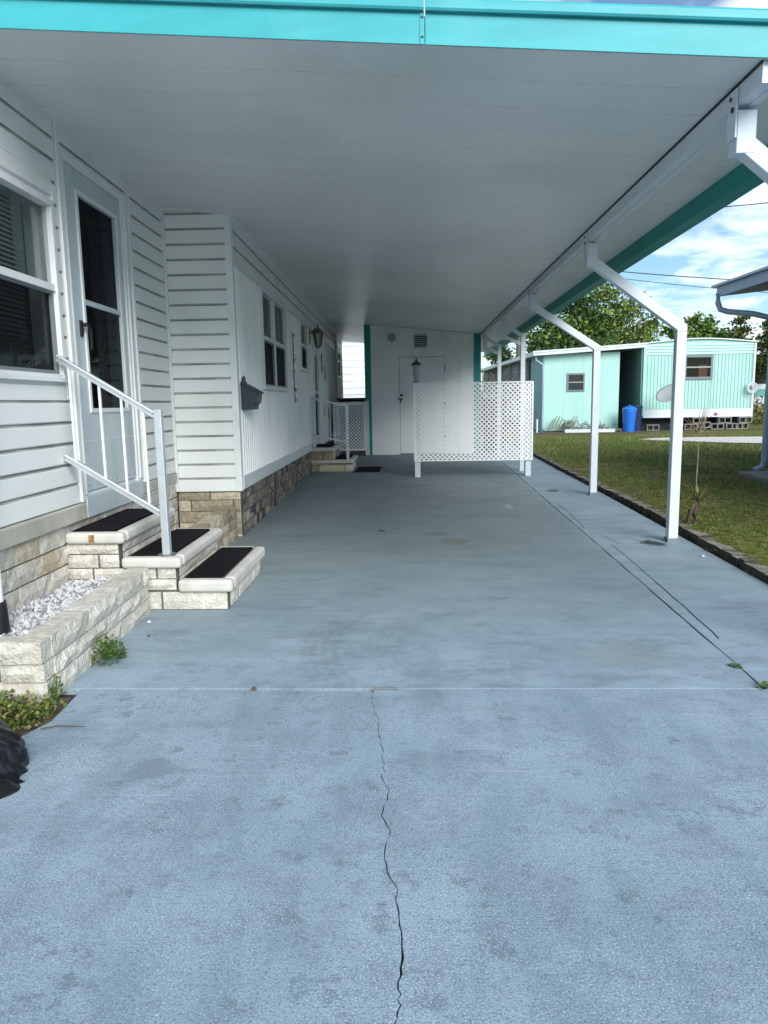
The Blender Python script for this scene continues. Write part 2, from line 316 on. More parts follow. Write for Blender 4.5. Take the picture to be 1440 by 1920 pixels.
# ------------------------------------------------------------------ mesh helpers
class MB:
    """collects boxes, prisms and tubes into one mesh"""
    def __init__(s): s.v = []; s.f = []; s.mi = []
    def add(s, verts, faces, mi=0):
        o = len(s.v); s.v += [tuple(p) for p in verts]; s.f += [tuple(i + o for i in q) for q in faces]; s.mi += [mi] * len(faces); return s
    def box(s, x0, x1, y0, y1, z0, z1, mi=0):
        return s.add([(x0, y0, z0), (x1, y0, z0), (x1, y1, z0), (x0, y1, z0), (x0, y0, z1), (x1, y0, z1), (x1, y1, z1), (x0, y1, z1)],
                     [(0, 3, 2, 1), (4, 5, 6, 7), (0, 1, 5, 4), (1, 2, 6, 5), (2, 3, 7, 6), (3, 0, 4, 7)], mi)
    def prism(s, prof, o, a, b, l, mi=0):
        """profile points (p,q) in axes a,b at o, extruded along vector l"""
        o, a, b, l = map(Vector, (o, a, b, l)); n = len(prof)
        A = [o + a * p + b * q for p, q in prof]; B = [p + l for p in A]
        fs = [(i, (i + 1) % n, n + (i + 1) % n, n + i) for i in range(n)] + [tuple(range(n))[::-1], tuple(range(n, 2 * n))]
        return s.add(A + B, fs, mi)
    def tube(s, pts, r, n=8, mi=0, caps=True):
        pts = [Vector(p) for p in pts]; rs = r if isinstance(r, (list, tuple)) else [r] * len(pts)
        vs = []; fs = []
        up = Vector((0, 0, 1))
        for i, p in enumerate(pts):
            d = (pts[min(i + 1, len(pts) - 1)] - pts[max(i - 1, 0)]).normalized()
            u = d.cross(up)
            if u.length < 0.05: u = d.cross(Vector((0, 1, 0)))
            u.normalize(); w = u.cross(d).normalized()
            for k in range(n):
                t_ = 2 * math.pi * (k + .5) / n; vs.append(p + (u * math.cos(t_) + w * math.sin(t_)) * rs[i])
        for i in range(len(pts) - 1):
            for k in range(n):
                a_, b_ = i * n + k, i * n + (k + 1) % n; fs.append((a_, b_, b_ + n, a_ + n))
        if caps: fs.append(tuple(range(n))[::-1]); fs.append(tuple(range((len(pts) - 1) * n, len(pts) * n)))
        return s.add(vs, fs, mi)
    def bar(s, p, q, w, h, mi=0, up=(0, 0, 1)):
        """rectangular bar from p to q"""
        p, q = Vector(p), Vector(q); d = (q - p).normalized(); u = d.cross(Vector(up))
        if u.length < .01: u = d.cross(Vector((0, 1, 0)))
        u.normalize(); v = u.cross(d)
        c = [(-w / 2, -h / 2), (w / 2, -h / 2), (w / 2, h / 2), (-w / 2, h / 2)]
        A = [p + u * a + v * b for a, b in c]; B = [q + u * a + v * b for a, b in c]
        return s.add(A + B, [(3, 2, 1, 0), (4, 5, 6, 7), (0, 1, 5, 4), (1, 2, 6, 5), (2, 3, 7, 6), (3, 0, 4, 7)], mi)
    def lathe(s, prof, c=(0, 0, 0), n=20, mi=0):
        vs = []; fs = []; m_ = len(prof)
        for r, z in prof:
            for k in range(n):
                t_ = 2 * math.pi * k / n; vs.append((c[0] + r * math.cos(t_), c[1] + r * math.sin(t_), c[2] + z))
        for i in range(m_ - 1):
            for k in range(n):
                a_, b_ = i * n + k, i * n + (k + 1) % n; fs.append((a_, b_, b_ + n, a_ + n))
        fs.append(tuple(range(n))[::-1]); fs.append(tuple(range((m_ - 1) * n, m_ * n)))
        return s.add(vs, fs, mi)
    def build(s, name, mats, parent=None, bevel=0.0, smooth=False, seg=2):
        me = bpy.data.meshes.new(name); me.from_pydata(s.v, [], s.f)
        ms = mats if isinstance(mats, (list, tuple)) else [mats]
        for m_ in ms: me.materials.append(M[m_] if isinstance(m_, str) else m_)
        if len(ms) > 1: me.polygons.foreach_set('material_index', s.mi)
        bm = bmesh.new(); bm.from_mesh(me)
        bmesh.ops.recalc_face_normals(bm, faces=bm.faces)
        if bevel: bmesh.ops.bevel(bm, geom=list(bm.edges), offset=bevel, segments=seg, affect='EDGES', profile=0.5, clamp_overlap=True)
        bm.to_mesh(me); bm.free()
        if smooth: me.polygons.foreach_set('use_smooth', [True] * len(me.polygons))
        me.update()
        o = bpy.data.objects.new(name, me); COL.objects.link(o)
        if parent is not None: o.parent = parent
        return o
def raw(name, v, f, mats, parent=None, mi=None):
    me = bpy.data.meshes.new(name); me.from_pydata(v, [], f)
    for m_ in mats: me.materials.append(M[m_])
    if mi: me.polygons.foreach_set('material_index', mi)
    me.update(); o = bpy.data.objects.new(name, me); COL.objects.link(o)
    if parent is not None: o.parent = parent
    return o
def tag(o, label=None, cat=None, group=None, kind=None):
    if label: o['label'] = label
    if cat: o['category'] = cat
    if group: o['group'] = group
    if kind: o['kind'] = kind
    return o
def empty(name, loc=(0, 0, 0), rot=(0, 0, 0), label=None, cat=None, group=None):
    o = bpy.data.objects.new(name, None); COL.objects.link(o); o.location = loc; o.rotation_euler = rot
    o.empty_display_size = 0.2
    return tag(o, label, cat, group)
def box(name, m_, parent, x0, x1, y0, y1, z0, z1, bevel=0.0): return MB().box(x0, x1, y0, y1, z0, z1).build(name, m_, parent, bevel)
def clone(o, parent, loc=None, m_=None):
    c = o.copy(); COL.objects.link(c); c.parent = parent
    if loc is not None: c.location = loc
    return c

def rough_block(name, m_, parent, o, a, out, L, H, D, amp=0.005, nx=5, nz=2):
    """split-face block: o lower corner of its face, a along, out outward"""
    o, a, out = Vector(o), Vector(a), Vector(out); z = Vector((0, 0, 1)); v = []; f = []
    ins = min(0.008, H * .12)
    for j in range(nz + 1):
        for i in range(nx + 1):
            s_, t_ = i / nx, j / nz
            edge = i in (0, nx) or j in (0, nz)
            d = -random.uniform(.002, .009) if edge else random.uniform(-.002, amp * 1.4)
            v.append(o + a * (s_ * L + (0 if i in (0, nx) else random.uniform(-.1, .1) * L / nx)) + z * (t_ * H) + out * d)
    for j in range(nz):
        for i in range(nx):
            p = j * (nx + 1) + i; f.append((p, p + 1, p + nx + 2, p + nx + 1))
    n0 = len(v); c = [0, nx, (nx + 1) * (nz + 1) - 1, (nx + 1) * nz]
    back = [v[k] - out * (D - .005) for k in c]; v += back
    def rim(idx): return idx
    bot = list(range(0, nx + 1)); rt = [j * (nx + 1) + nx for j in range(nz + 1)]
    top = list(range((nx + 1) * nz, (nx + 1) * (nz + 1)))[::-1]; lf = [j * (nx + 1) for j in range(nz, -1, -1)]
    f.append(tuple(bot[::-1] + [n0, n0 + 1])); f.append(tuple(rt[::-1] + [n0 + 1, n0 + 2]))
    f.append(tuple(top[::-1] + [n0 + 2, n0 + 3])); f.append(tuple(lf[::-1] + [n0 + 3, n0])); f.append((n0, n0 + 3, n0 + 2, n0 + 1))
    b = MB(); b.add(v, f); return b.build(name, m_, parent)
def course(parent, o, a, out, total, H, unit, start, mats, D=0.09, joint=0.013, name='block', amp=0.006):
    o, a = Vector(o), Vector(a); p = 0.0; L = start if start > 0.02 else unit
    while p < total - 0.02:
        l = min(L, total - p)
        if total - p - l < 0.05: l = total - p
        rough_block(name, random.choice(mats), parent, o + a * p, a, out, l - joint, H, D, amp)
        p += l; L = unit * random.uniform(0.92, 1.08)

# ================================================================== GROUND AND SLABS
gm = MB()
gx = [-400, -60, -20, -1.48, 2.44, 12, 40, 400]
# one lawn sheet out to the horizon, 6 cm under the slab
g = MB().add([(-900, -300, -0.055), (900, -300, -0.055), (900, 1500, -0.055), (-900, 1500, -0.055)], [(0, 1, 2, 3)]).build('ground', 'lawn')
tag(g, 'grass lawn and yard around the driveway', kind='structure')
sub = MB().add([(-8, -6, -0.03), (8, -6, -0.03), (8, 3.2, -0.03), (2.34, 3.2, -0.03), (2.34, 20, -0.03), (-8, 20, -0.03)], [(0, 1, 2, 3, 4, 5)]).build('slab_base', 'gap')
tag(sub, 'dark base showing in the joints of the driveway', kind='structure')
drv = empty('driveway', label='blue-grey painted concrete driveway with joints and a long crack'); tag(drv, kind='structure')
def slab(pts, top=0.0, th=0.06, name='concrete_slab', m_='conc', bev=0.0012):
    n = len(pts); c = Vector((sum(p[0] for p in pts) / n, sum(p[1] for p in pts) / n, 0))
    b = MB()
    v = []; 
    # small chamfer round the rim
    def inset(i):
        p0, p1, p2 = Vector(pts[i - 1]), Vector(pts[i]), Vector(pts[(i + 1) % n])
        d1 = (p1 - p0).normalized(); d2 = (p2 - p1).normalized(); n1 = Vector((-d1.y, d1.x)); n2 = Vector((-d2.y, d2.x)); k = (n1 + n2)
        k = k / max(k.length_squared / 2, .3); return p1 + k * bev
    ins = [inset(i) for i in range(n)]
    v = [(p[0], p[1], top - th) for p in pts] + [(p[0], p[1], top - bev) for p in pts] + [(p.x, p.y, top) for p in ins]
    f = [(i, (i + 1) % n, n + (i + 1) % n, n + i) for i in range(n)] + [(n + i, n + (i + 1) % n, 2 * n + (i + 1) % n, 2 * n + i) for i in range(n)]
    f.append(tuple(range(2 * n, 3 * n)))
    return b.add(v, f).build(name, m_, drv)
crackpx = [(-0.205, 3.10), (-0.201, 2.984), (-0.166, 2.82), (-0.156, 2.679), (-0.138, 2.578), (-0.142, 2.537), (-0.127, 2.421), (-0.135, 2.384), (-0.104, 2.292), (-0.124, 2.139),
           (-0.093, 2.059), (-0.106, 1.924), (-0.091, 1.85), (-0.064, 1.791), (-0.068, 1.743), (-0.058, 1.683), (-0.050, 1.616), (-0.050, 1.52), (-0.056, 1.458), (-0.049, 1.414), (-0.062, 1.365),
           (-0.04, 1.1), (-0.06, 0.8), (-0.05, 0.3), (0.0, -0.4), (-0.03, -1.5), (0.02, -5.9)]
CR = []
for i, (x, y) in enumerate(crackpx):
    CR.append((x, y))
    if i < len(crackpx) - 1:
        x2, y2 = crackpx[i + 1]; L_ = y - y2
        k = 5 if L_ > 0.1 else 3
        for j in range(1, k): CR.append((x + (x2 - x) * j / k + random.uniform(-.005, .005), y + (y2 - y) * j / k))
def cw(y): return max(0.0006, 0.0005 + 0.0017 * min(1, max(0, (2.9 - y) / 1.7)))
left = [(x - cw(y) * random.uniform(.3, 1.9), y) for x, y in CR]; right = [(x + cw(y) * random.uniform(.3, 1.9), y) for x, y in CR]
slab([(-1.62, 2.50), (-7.9, 1.2), (-7.9, -5.9)] + left[::-1][0:] + [(-1.52, 3.136), (-1.50, 2.80)], bev=0.0012)
slab(right + [(7.9, -5.9), (7.9, 3.136), (-0.2035, 3.136)], bev=0.0012)
# main slab, edge at the long joint drifting a little
JX = lambda y: 1.487 + (y - 3.15) * 0.0045
mainp = [(-1.75, 3.142), (1.482, 3.142)] + [(JX(y) + random.uniform(-.004, .005), y) for y in [3.3 + .17 * k for k in range(66)]] + [(1.545, 20.4), (-3.2, 20.4), (-2.6, 3.142)]
slab(mainp)
# side strip slabs between joint and edging
ys = [3.142, 3.37, 6.19, 9.63, 12.6, 16.2, 20.4]
for a_, b_ in zip(ys[:-1], ys[1:]):
    w0 = 7.9 if a_ < 3.3 else 2.30
    slab([(JX(a_) + .010, a_ + .002), (w0, a_ + .002), (w0, b_ - .002), (JX(b_) + .010, b_ - .002)])
# second narrow crack beside the joint, a raised-edge seam
sm = MB()
pp = [(1.56 + .06 * math.sin((y - 3.8) * .62) + random.uniform(-.004, .004), y) for y in [3.8 + .12 * k for k in range(21)]]
for (x, y), (x2, y2) in zip(pp[:-1], pp[1:]):
    w = .0035 if y < 5 else .002
    sm.add([(x - w, y, 0.0022), (x + w, y, 0.0022), (x2 + w, y2, 0.0022), (x2 - w, y2, 0.0022)], [(0, 1, 2, 3)])
pp = [(1.565, 7.0), (1.60, 7.9), (1.59, 8.6)]
for (x, y), (x2, y2) in zip(pp[:-1], pp[1:]):
    sm.add([(x - .0022, y, 0.0022), (x + .0022, y, 0.0022), (x2 + .0022, y2, 0.0022), (x2 - .0022, y2, 0.0022)], [(0, 1, 2, 3)])
for (xa, ya_, xb, yb_) in ((1.56, 9.02, 1.86, 9.02), (1.86, 9.02, 1.88, 9.62), (1.63, 6.62, 1.70, 6.24), (1.83, 6.55, 1.90, 6.25)):
    dx_, dy_ = (0, .004) if abs(xb - xa) > abs(yb_ - ya_) else (.002, 0)
    sm.add([(xa - dx_, ya_ - dy_, .0022), (xb - dx_, yb_ - dy_, .0022), (xb + dx_, yb_ + dy_, .0022), (xa + dx_, ya_ + dy_, .0022)], [(0, 1, 2, 3)])
sm.build('side_crack', 'gap', drv)
# soil patch by the planter
so = MB().add([(-3.0, 1.7, -.02), (-1.60, 2.40, -.012), (-1.54, 2.62, -.004), (-1.49, 2.82, -.004), (-1.53, 3.05, -.004), (-3.0, 3.05, -.01)], [(0, 1, 2, 3, 4, 5)]).build('soil_patch', 'soil')
tag(so, 'bare brown soil at the near corner of the planter', kind='structure')

# edging bricks
eg = empty('brick_edging', (2.35, 3.4, 0), label='low weathered brick edging between driveway strip and lawn', cat='edging')
def cx_(y): # inner face of the edging
    return 2.285 + 0.075 * math.exp(-((y - 7.6) / 2.6) ** 2) - 0.01 * max(0, (y - 9)) / 5
y = 3.4
pool = []
for k in range(6):
    b = MB(); x0, x1, L_, H_ = 0, random.uniform(.085, .10), .098, .075
    v = []
    for zz_ in (-.13, 0.0):
        for xx, yy in ((0, 0), (x1, 0), (x1, L_), (0, L_)):
            v.append((xx + random.uniform(-.006, .006), yy + random.uniform(-.004, .004), zz_ + (random.uniform(-.006, .004) if zz_ == 0 else 0)))
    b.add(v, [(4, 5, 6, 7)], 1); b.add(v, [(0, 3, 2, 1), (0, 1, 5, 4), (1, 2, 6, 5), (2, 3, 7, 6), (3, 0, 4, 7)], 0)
    pool.append(b.build('brick', ['moss_shade_side', random.choice(['curbtop', 'curbtop', 'curb2'])], eg))
i = 0
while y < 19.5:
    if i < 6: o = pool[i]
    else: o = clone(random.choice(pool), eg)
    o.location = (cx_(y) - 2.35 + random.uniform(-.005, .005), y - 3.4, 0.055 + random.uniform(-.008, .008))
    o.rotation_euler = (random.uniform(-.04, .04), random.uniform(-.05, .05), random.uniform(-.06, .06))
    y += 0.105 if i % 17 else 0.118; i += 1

# ================================================================== THE HOUSE (left)
HR = (R(-0.80), 0, R(1.49))
HO = Vector((-1.615, 6.719, 0))
house = empty('house', HO, HR, 'white vinyl-sided house along the left of the carport with stone foundation', 'house')
HM = Matrix.Translation(HO) @ Euler(HR).to_matrix().to_4x4()
LW = -0.597     # local x of the wall with the front door
DUTCH = [(0, 0), (.018, .001), (.020, .006), (.0195, .104), (.018, .109), (.0045, .1215), (.0035, .126), (.0035, .1345), (0, .1345)]
P_ = 0.1285
def siding(parent, o, a, out, L, n, pitch=P_, name='siding_board', m_='vinyl', scale=1.0):
    for k in range(n):
        b = MB().prism([(p * scale, q * pitch / P_) for p, q in DUTCH], Vector(o) + Vector((0, 0, k * pitch)), out, (0, 0, 1), Vector(a) * L)
        for i in (0, 4, 5): b.mi[i] = 1           # lap shadow line put into the colour, together with its grime
        b.build(name, [m_, 'lap_shade_grime'], parent)
# backing walls (solid behind the boards)
BK = 'trim'
v0, v1 = -5.2, -0.0
wy0, wy1, wz0, wz1 = -3.98, -2.235, 1.395, 2.39         # window opening
dy0, dy1, dz0, dz1 = -1.985, -1.035, 0.655, 2.71        # door opening
bw = MB()
T = .14
for (a_, b_, c_, d_) in ((v0, wy0, .45, 2.98), (wy0, wy1, .45, wz0), (wy0, wy1, wz1, 2.98), (wy1, dy0, .45, 2.98), (dy0, dy1, dz1, 2.98), (dy0, dy1, .45, dz0), (dy1, .1, .45, 2.98)):
    bw.box(LW - T, LW - .001, a_, b_, c_, d_)
bw.build('wall', 'panel', house)
z0 = .61
top = 2.95
# boards left of the door: below the window, around it, above it
nbelow = int(round((1.335 - z0) / P_)); 
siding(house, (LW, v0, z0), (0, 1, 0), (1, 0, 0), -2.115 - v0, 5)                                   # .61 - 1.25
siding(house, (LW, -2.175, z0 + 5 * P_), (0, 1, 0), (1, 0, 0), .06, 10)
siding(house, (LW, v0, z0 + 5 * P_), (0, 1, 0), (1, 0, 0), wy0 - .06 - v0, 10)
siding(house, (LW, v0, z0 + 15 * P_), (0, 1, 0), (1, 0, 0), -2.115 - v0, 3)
# board under the window sill (partial height) 
box('sill_filler', 'vinyl', house, LW, LW + .018, wy0 - .06, -2.175, z0 + 5 * P_, 1.335)
box('head_filler', 'vinyl', house, LW, LW + .018, wy0 - .06, -2.175, 2.45, z0 + 15 * P_)
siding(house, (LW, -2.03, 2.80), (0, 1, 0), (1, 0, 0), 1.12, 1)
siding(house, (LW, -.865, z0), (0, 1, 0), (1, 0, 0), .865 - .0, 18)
# crown trim against the ceiling
# vertical corner strips
def strip(name, x0, x1, y0, y1, z0_, z1_, m_='trim'): return box(name, m_, house, x0, x1, y0, y1, z0_, z1_, .003)
strip('trim_strip', LW, LW + .034, -2.105, -2.055, .61, 2.955)
strip('trim_strip', LW, LW + .006, -2.114, -2.106, .61, 2.93, 'winframe')
strip('trim_strip', LW, LW + .034, -.905, -.868, .61, 2.86)
strip('trim_strip', LW, LW + .036, -.045, -.010, .43, 2.865)
# ---- window by the door
def window(parent, u, y0, y1, z0_, z1_, cols=1, rows=2, upper='blind', lower='dark', fw=.05, depth=.09, grey=False, blindn=0, out=1):
    w = box('window', 'darkroom', parent, u - .45, u - .44, y0 - .1, y1 + .1, z0_ - .1, z1_ + .1)      # the room behind
    fr = MB()
    fr.box(u - .05, u + .034, y0 - .035, y0, z0_ - .02, z1_ + .035).box(u - .05, u + .034, y1, y1 + .035, z0_ - .02, z1_ + .035)
    fr.box(u - .05, u + .0345, y0, y1, z1_, z1_ + .035).box(u - .05, u + .040, y0 - .035, y1 + .035, z0_ - .045, z0_ - .0205).box(u - .05, u + .028, y0, y1, z0_ - .0195, z0_)
    fr.build('frame', 'trim', w)
    ms = (y1 - y0) / cols; zs = (z1_ - z0_) / rows
    for c in range(1, cols): MB().box(u - .04, u + .018, y0 + c * ms - fw / 2, y0 + c * ms + fw / 2, z0_, z1_).build('mullion', 'trim', w)
    zm = (z0_ + z1_) / 2 + (.02 if rows == 2 else 0)
    for c in range(cols):
        a_, b_ = y0 + c * ms + (fw / 2 if c else 0), y0 + (c + 1) * ms - (fw / 2 if c < cols - 1 else 0)
        MB().box(u - .03, u + .022, a_, b_, zm - .02, zm + .02).build('meeting_rail', 'trim', w)
        box('pane', 'glass', w, u - .028, u - .024, a_, b_, zm + .02, z1_)
        box('pane', 'screen', w, u - .018, u - .014, a_, b_, z0_, zm - .02)
        sf = MB(); k = .022
        sf.box(u - .020, u + .006, a_, a_ + k, z0_, zm - .021).box(u - .020, u + .006, b_ - k, b_, z0_, zm - .021).box(u - .020, u + .0055, a_ + k, b_ - k, z0_, z0_ + k).box(u - .020, u + .0055, a_ + k, b_ - k, zm - .021 - k * .7, zm - .021)
        sf.build('screen_frame', 'winframe', w)
    return w, zm
w, zm = window(house, LW, wy0, wy1, wz0 + .01, wz1 - .015)
bl = MB(); z_ = wz1 - .03
while z_ > 1.60:
    bl.prism([(0, 0), (.013, -.016), (.0140, -.0155), (.001, .0005)], (LW - .075, wy0 + .02, z_), (1, 0, 0), (0, 0, 1), (0, wy1 - wy0 - .24, 0)); z_ -= .0265
tag(bl.build('blind', 'blind', w), kind='stuff')
box('curtain', 'curtain2', w, LW - .13, LW - .12, wy0, wy1 - .1, wz0 - .05, 1.70)
box('curtain', 'blind', w, LW - .105, LW - .10, wy1 - .21, wy1 - .10, 1.9, wz1)
# insect-screen threads on the lower sash
sc = MB(); k = wy0 + .05
while k < wy1 - .04: sc.box(LW - .0125, LW - .0117, k, k + .0008, wz0 + .03, zm - .04); k += .026
k = wz0 + .05
while k < zm - .05: sc.box(LW - .0114, LW - .0106, wy0 + .03, wy1 - .03, k, k + .0008); k += .026
tag(sc.build('screen_mesh', 'gap', w), kind='stuff')

# ---- front door
fd = box('front_door', 'darkroom', house, LW - .62, LW - .61, dy0 - .3, dy1 + .3, .5, 2.9)
fr = MB(); fr.box(LW - .05, LW + .020, dy0 - .068, dy0, dz0 - .02, dz1 + .07).box(LW - .05, LW + .020, dy1, dy1 + .125, dz0 - .02, dz1 + .07).box(LW - .05, LW + .0205, dy0, dy1, dz1, dz1 + .07)
fr.build('door_frame', 'trim', fd, .004)
stp = MB(); stp.box(LW + .020, LW + .032, dy0 - .05, dy0 - .035, dz0, dz1 + .05).box(LW + .020, LW + .032, dy1 + .035, dy1 + .05, dz0, dz1 + .05).box(LW + .020, LW + .032, dy0 - .035, dy1 + .035, dz1 + .035, dz1 + .05)
stp.build('frame_bead', 'trim', fd)
gy0, gy1, gz0, gz1 = -1.80, -1.15, 1.20, 2.555
lf = MB()
for (a_, b_, c_, d_) in ((dy0 + .006, gy0, dz0 + .008, dz1 - .006), (gy1, dy1 - .006, dz0 + .008, dz1 - .006), (gy0, gy1, dz0 + .008, gz0), (gy0, gy1, gz1, dz1 - .006)):
    lf.box(LW - .030, LW + .008, a_, b_, c_, d_)
lf.build('door_leaf', 'doorpaint', fd)
bd = MB(); q = .028
bd.box(LW + .008, LW + .018, gy0 - q, gy0, gz0 - q, gz1 + q).box(LW + .008, LW + .018, gy1, gy1 + q, gz0 - q, gz1 + q).box(LW + .008, LW + .0175, gy0, gy1, gz1, gz1 + q).box(LW + .008, LW + .0175, gy0, gy1, gz0 - q, gz0)
bd.build('glass_bead', 'trim', fd)
box('cross_rail', 'doorpaint', fd, LW - .012, LW + .012, gy0, gy1, 1.872, 1.905)
box('pane', 'screen', fd, LW - .010, LW - .006, gy0, gy1, gz0, 1.872)
box('pane', 'screen', fd, LW - .016, LW - .012, gy0, gy1, 1.905, gz1)
cu = MB()
n_ = 60; pts = [(LW - .17 + .018 * math.sin(i * .9) + .008 * math.sin(i * 2.3), gy0 - .1 + i * (gy1 - gy0 + .3) / n_) for i in range(n_ + 1)]
for (a_, b_), (c_, d_) in zip(pts[:-1], pts[1:]): cu.add([(a_, b_, .9), (c_, d_, .9), (c_, d_, 1.84), (a_, b_, 1.84)], [(0, 1, 2, 3)])
cu.build('curtain', 'curtain', fd)
box('kick_seam', 'trim', fd, LW + .008, LW + .0095, dy0 + .03, dy1 - .03, .985, .990)
for yy in (-1.93, -1.70, -1.45, -1.2, -1.08):
    MB().lathe([(.006, 0), (.006, .003)], (0, 0, 0), 8).build('screw', 'winframe', fd).matrix_local = Matrix.Translation((LW + .009, yy, .70)) @ Matrix.Rotation(R(90), 4, 'Y')
hd = MB(); hd.box(LW + .008, LW + .020, -1.90, -1.865, 1.66, 1.76).tube([(LW + .02, -1.88, 1.73), (LW + .055, -1.88, 1.73), (LW + .06, -1.86, 1.71), (LW + .055, -1.835, 1.64), (LW + .05, -1.83, 1.58)], [.010, .012, .010, .009, .007], 8)
hd.lathe([(.0, 0), (.016, .0), (.016, .02), (0, .022)], (LW + .035, -1.88, 1.725), 10)
hd.build('handle', 'black', fd)
box('sill_plate', 'doorpaint', house, LW, LW + .035, dy0 - .06, dy1 + .05, .500, .640, .004)

# ---- ledge and block foundation under the door wall
fnd = MB().box(LW - .2, LW - .004, v0, .1, -.2, .50).build('foundation', 'mortar', house)
box('ledge', 'ledge', fnd, LW - .1, LW + .045, v0, -2.08, .502, .604, .008)
box('ledge', 'ledge', fnd, LW - .1, LW + .030, dy1 + .06, .0, .520, .604, .008)
BL = ['blk1', 'blk2', 'blk1', 'blk1', 'blk2', 'blk3']
for k, (za, zb) in enumerate(((.385, .495), (.265, .378), (.145, .258), (.03, .138), (-.09, .023))):
    course(fnd, (LW + .012, v0, za), (0, 1, 0), (1, 0, 0), -v0 - (0 if k > 0 else 0), zb - za - .003, .31, .15 + .16 * (k % 2), BL if k < 3 else ['blk3', 'blk1'], .016, name='foundation_block')
# return wall foundation (faces the camera)
f2 = MB().box(LW + .004, -.012, .03, .25, -.1, .42).build('foundation', 'mortar', house)
for k, (za, zb) in enumerate(((.345, .418), (.24, .338), (.135, .233), (.03, .128), (-.08, .023))):
    course(f2, (LW + .01, .016, za), (1, 0, 0), (0, -1, 0), -LW - .012, zb - za, .38, (.30, .12, .36, .2, .3)[k], ['blkd', 'blk3'], .03, name='foundation_block')
# return wall
bx = MB().box(LW + .001, -.004, .004, .25, .425, 2.95).build('return_wall', 'panel', house)
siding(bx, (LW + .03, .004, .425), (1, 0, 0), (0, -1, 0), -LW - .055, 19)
box('corner_post', 'trim', house, -.045, .016, -.018, .045, .425, 2.862, .004)
# soffit flap pieces above the return wall
box('soffit_trim', 'trim', house, LW + .02, -.02, -.10, .0, 2.868, 2.892)

# ---- long wall of the projecting room (local x = 0)
VL = 13.25
bw = MB()
ops = [(1.345, 3.035, 1.40, 2.405), (4.55, 5.36, 1.735, 2.40), (6.25, 7.0, .45, 2.19), (11.5, 12.2, 1.86, 2.56)]
p = .05
for (a_, b_, c_, d_) in ops:
    bw.box(-.14, -.006, p, a_, .40, 2.90).box(-.14, -.006, a_, b_, .40, c_).box(-.14, -.006, a_, b_, d_, 2.90); p = b_
bw.box(-.14, -.006, p, VL, .40, 2.90)
lw = bw.build('long_wall', 'panel', house)
# ribbed sheets with the openings cut out
zb0, zt0 = .556, 2.425
def ribsheet(y0, y1, z0_, z1_):
    b = MB(); prof = [(-.006, 0)]; y = 0; L_ = y1 - y0
    while y < L_ - .001:
        e = min(y + .1016, L_)
        prof += [(0, y + .0005)]
        if e - y > .05: prof += [(0, y + (e - y) * .38), (.007, y + (e - y) * .43), (.007, y + (e - y) * .55), (0, y + (e - y) * .60)]
        if e - y > .09: prof += [(0, e - .030), (.018, e - .022), (.018, e - .004)]
        y = e
    prof += [(0, L_ - .0004), (-.006, L_)]
    b.prism(prof, (0, y0, z0_), (1, 0, 0), (0, 1, 0), (0, 0, z1_ - z0_))
    return b.build('ribbed_panel', 'panel', lw)
edges = [0.05, 1.345, 3.035, 4.55, 5.36, 6.20]
ribsheet(.047, 1.30, zb0, zt0); ribsheet(1.301, 3.08, zb0, 1.352); ribsheet(3.081, 4.51, zb0, zt0); ribsheet(4.511, 5.40, zb0, 1.688); ribsheet(5.401, 6.19, zb0, zt0)
ribsheet(7.07, 8.6, zb0, zt0); ribsheet(8.601, 10.2, zb0, zt0); ribsheet(10.201, 11.46, zb0, zt0); ribsheet(11.461, 12.24, zb0, 1.81); ribsheet(12.241, VL, zb0, zt0)
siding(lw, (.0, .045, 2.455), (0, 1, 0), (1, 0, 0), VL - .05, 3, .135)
box('frieze_trim', 'trim', lw, -.005, .020, .045, VL, 2.427, 2.454, .004)
box('crown_trim', 'trim', lw, -.005, .035, .045, VL, 2.815, 2.90, .004)
box('skirt_trim', 'trim', lw, -.005, .022, .045, 6.2, .433, .555, .005)
box('skirt_trim', 'trim', lw, -.005, .022, 7.06, VL, .433, .555, .005)
box('downspout', 'trim', lw, .0, .06, 10.9, 10.97, .3, 2.8, .008)
window(house, .0, 1.345, 3.035, 1.41, 2.395, cols=2, fw=.07)
w2, _ = window(house, .0, 4.55, 5.36, 1.745, 2.395, cols=1)
w3, _ = window(house, .0, 11.5, 12.2, 1.87, 2.55, cols=1)
for (a_, b_, c_, d_) in ((1.345, 3.035, 1.9, 2.4), (4.55, 5.36, 2.07, 2.4), (11.5, 12.2, 2.2, 2.5)):
    box('blind', 'blind', house, -.09, -.08, a_, b_, c_ + .02, d_)
# back door
d2 = box('side_door', 'darkroom', house, -.4, -.39, 6.0, 7.2, .3, 2.4)
fr = MB().box(-.05, .03, 6.20, 6.25, .44, 2.25).box(-.05, .03, 7.0, 7.05, .44, 2.25).box(-.05, .0305, 6.25, 7.0, 2.19, 2.25).build('door_frame', 'trim', d2)
lf = MB().box(-.03, .012, 6.255, 6.40, .46, 2.185).box(-.03, .012, 6.86, 6.995, .46, 2.185).box(-.03, .0115, 6.40, 6.86, .46, .62).box(-.03, .0115, 6.40, 6.86, 2.05, 2.185).box(-.03, .0115, 6.40, 6.86, 1.36, 1.42).build('door_leaf', 'doorpaint', d2)
box('pane', 'glass', d2, -.012, -.008, 6.40, 6.86, 1.42, 2.05); box('pane', 'screen', d2, -.012, -.008, 6.40, 6.86, .62, 1.36)
MB().box(.012, .03, 6.29, 6.32, 1.25, 1.38).tube([(.03, 6.305, 1.36), (.07, 6.305, 1.36), (.075, 6.305, 1.26)], .008, 6).build('handle', 'black', d2)

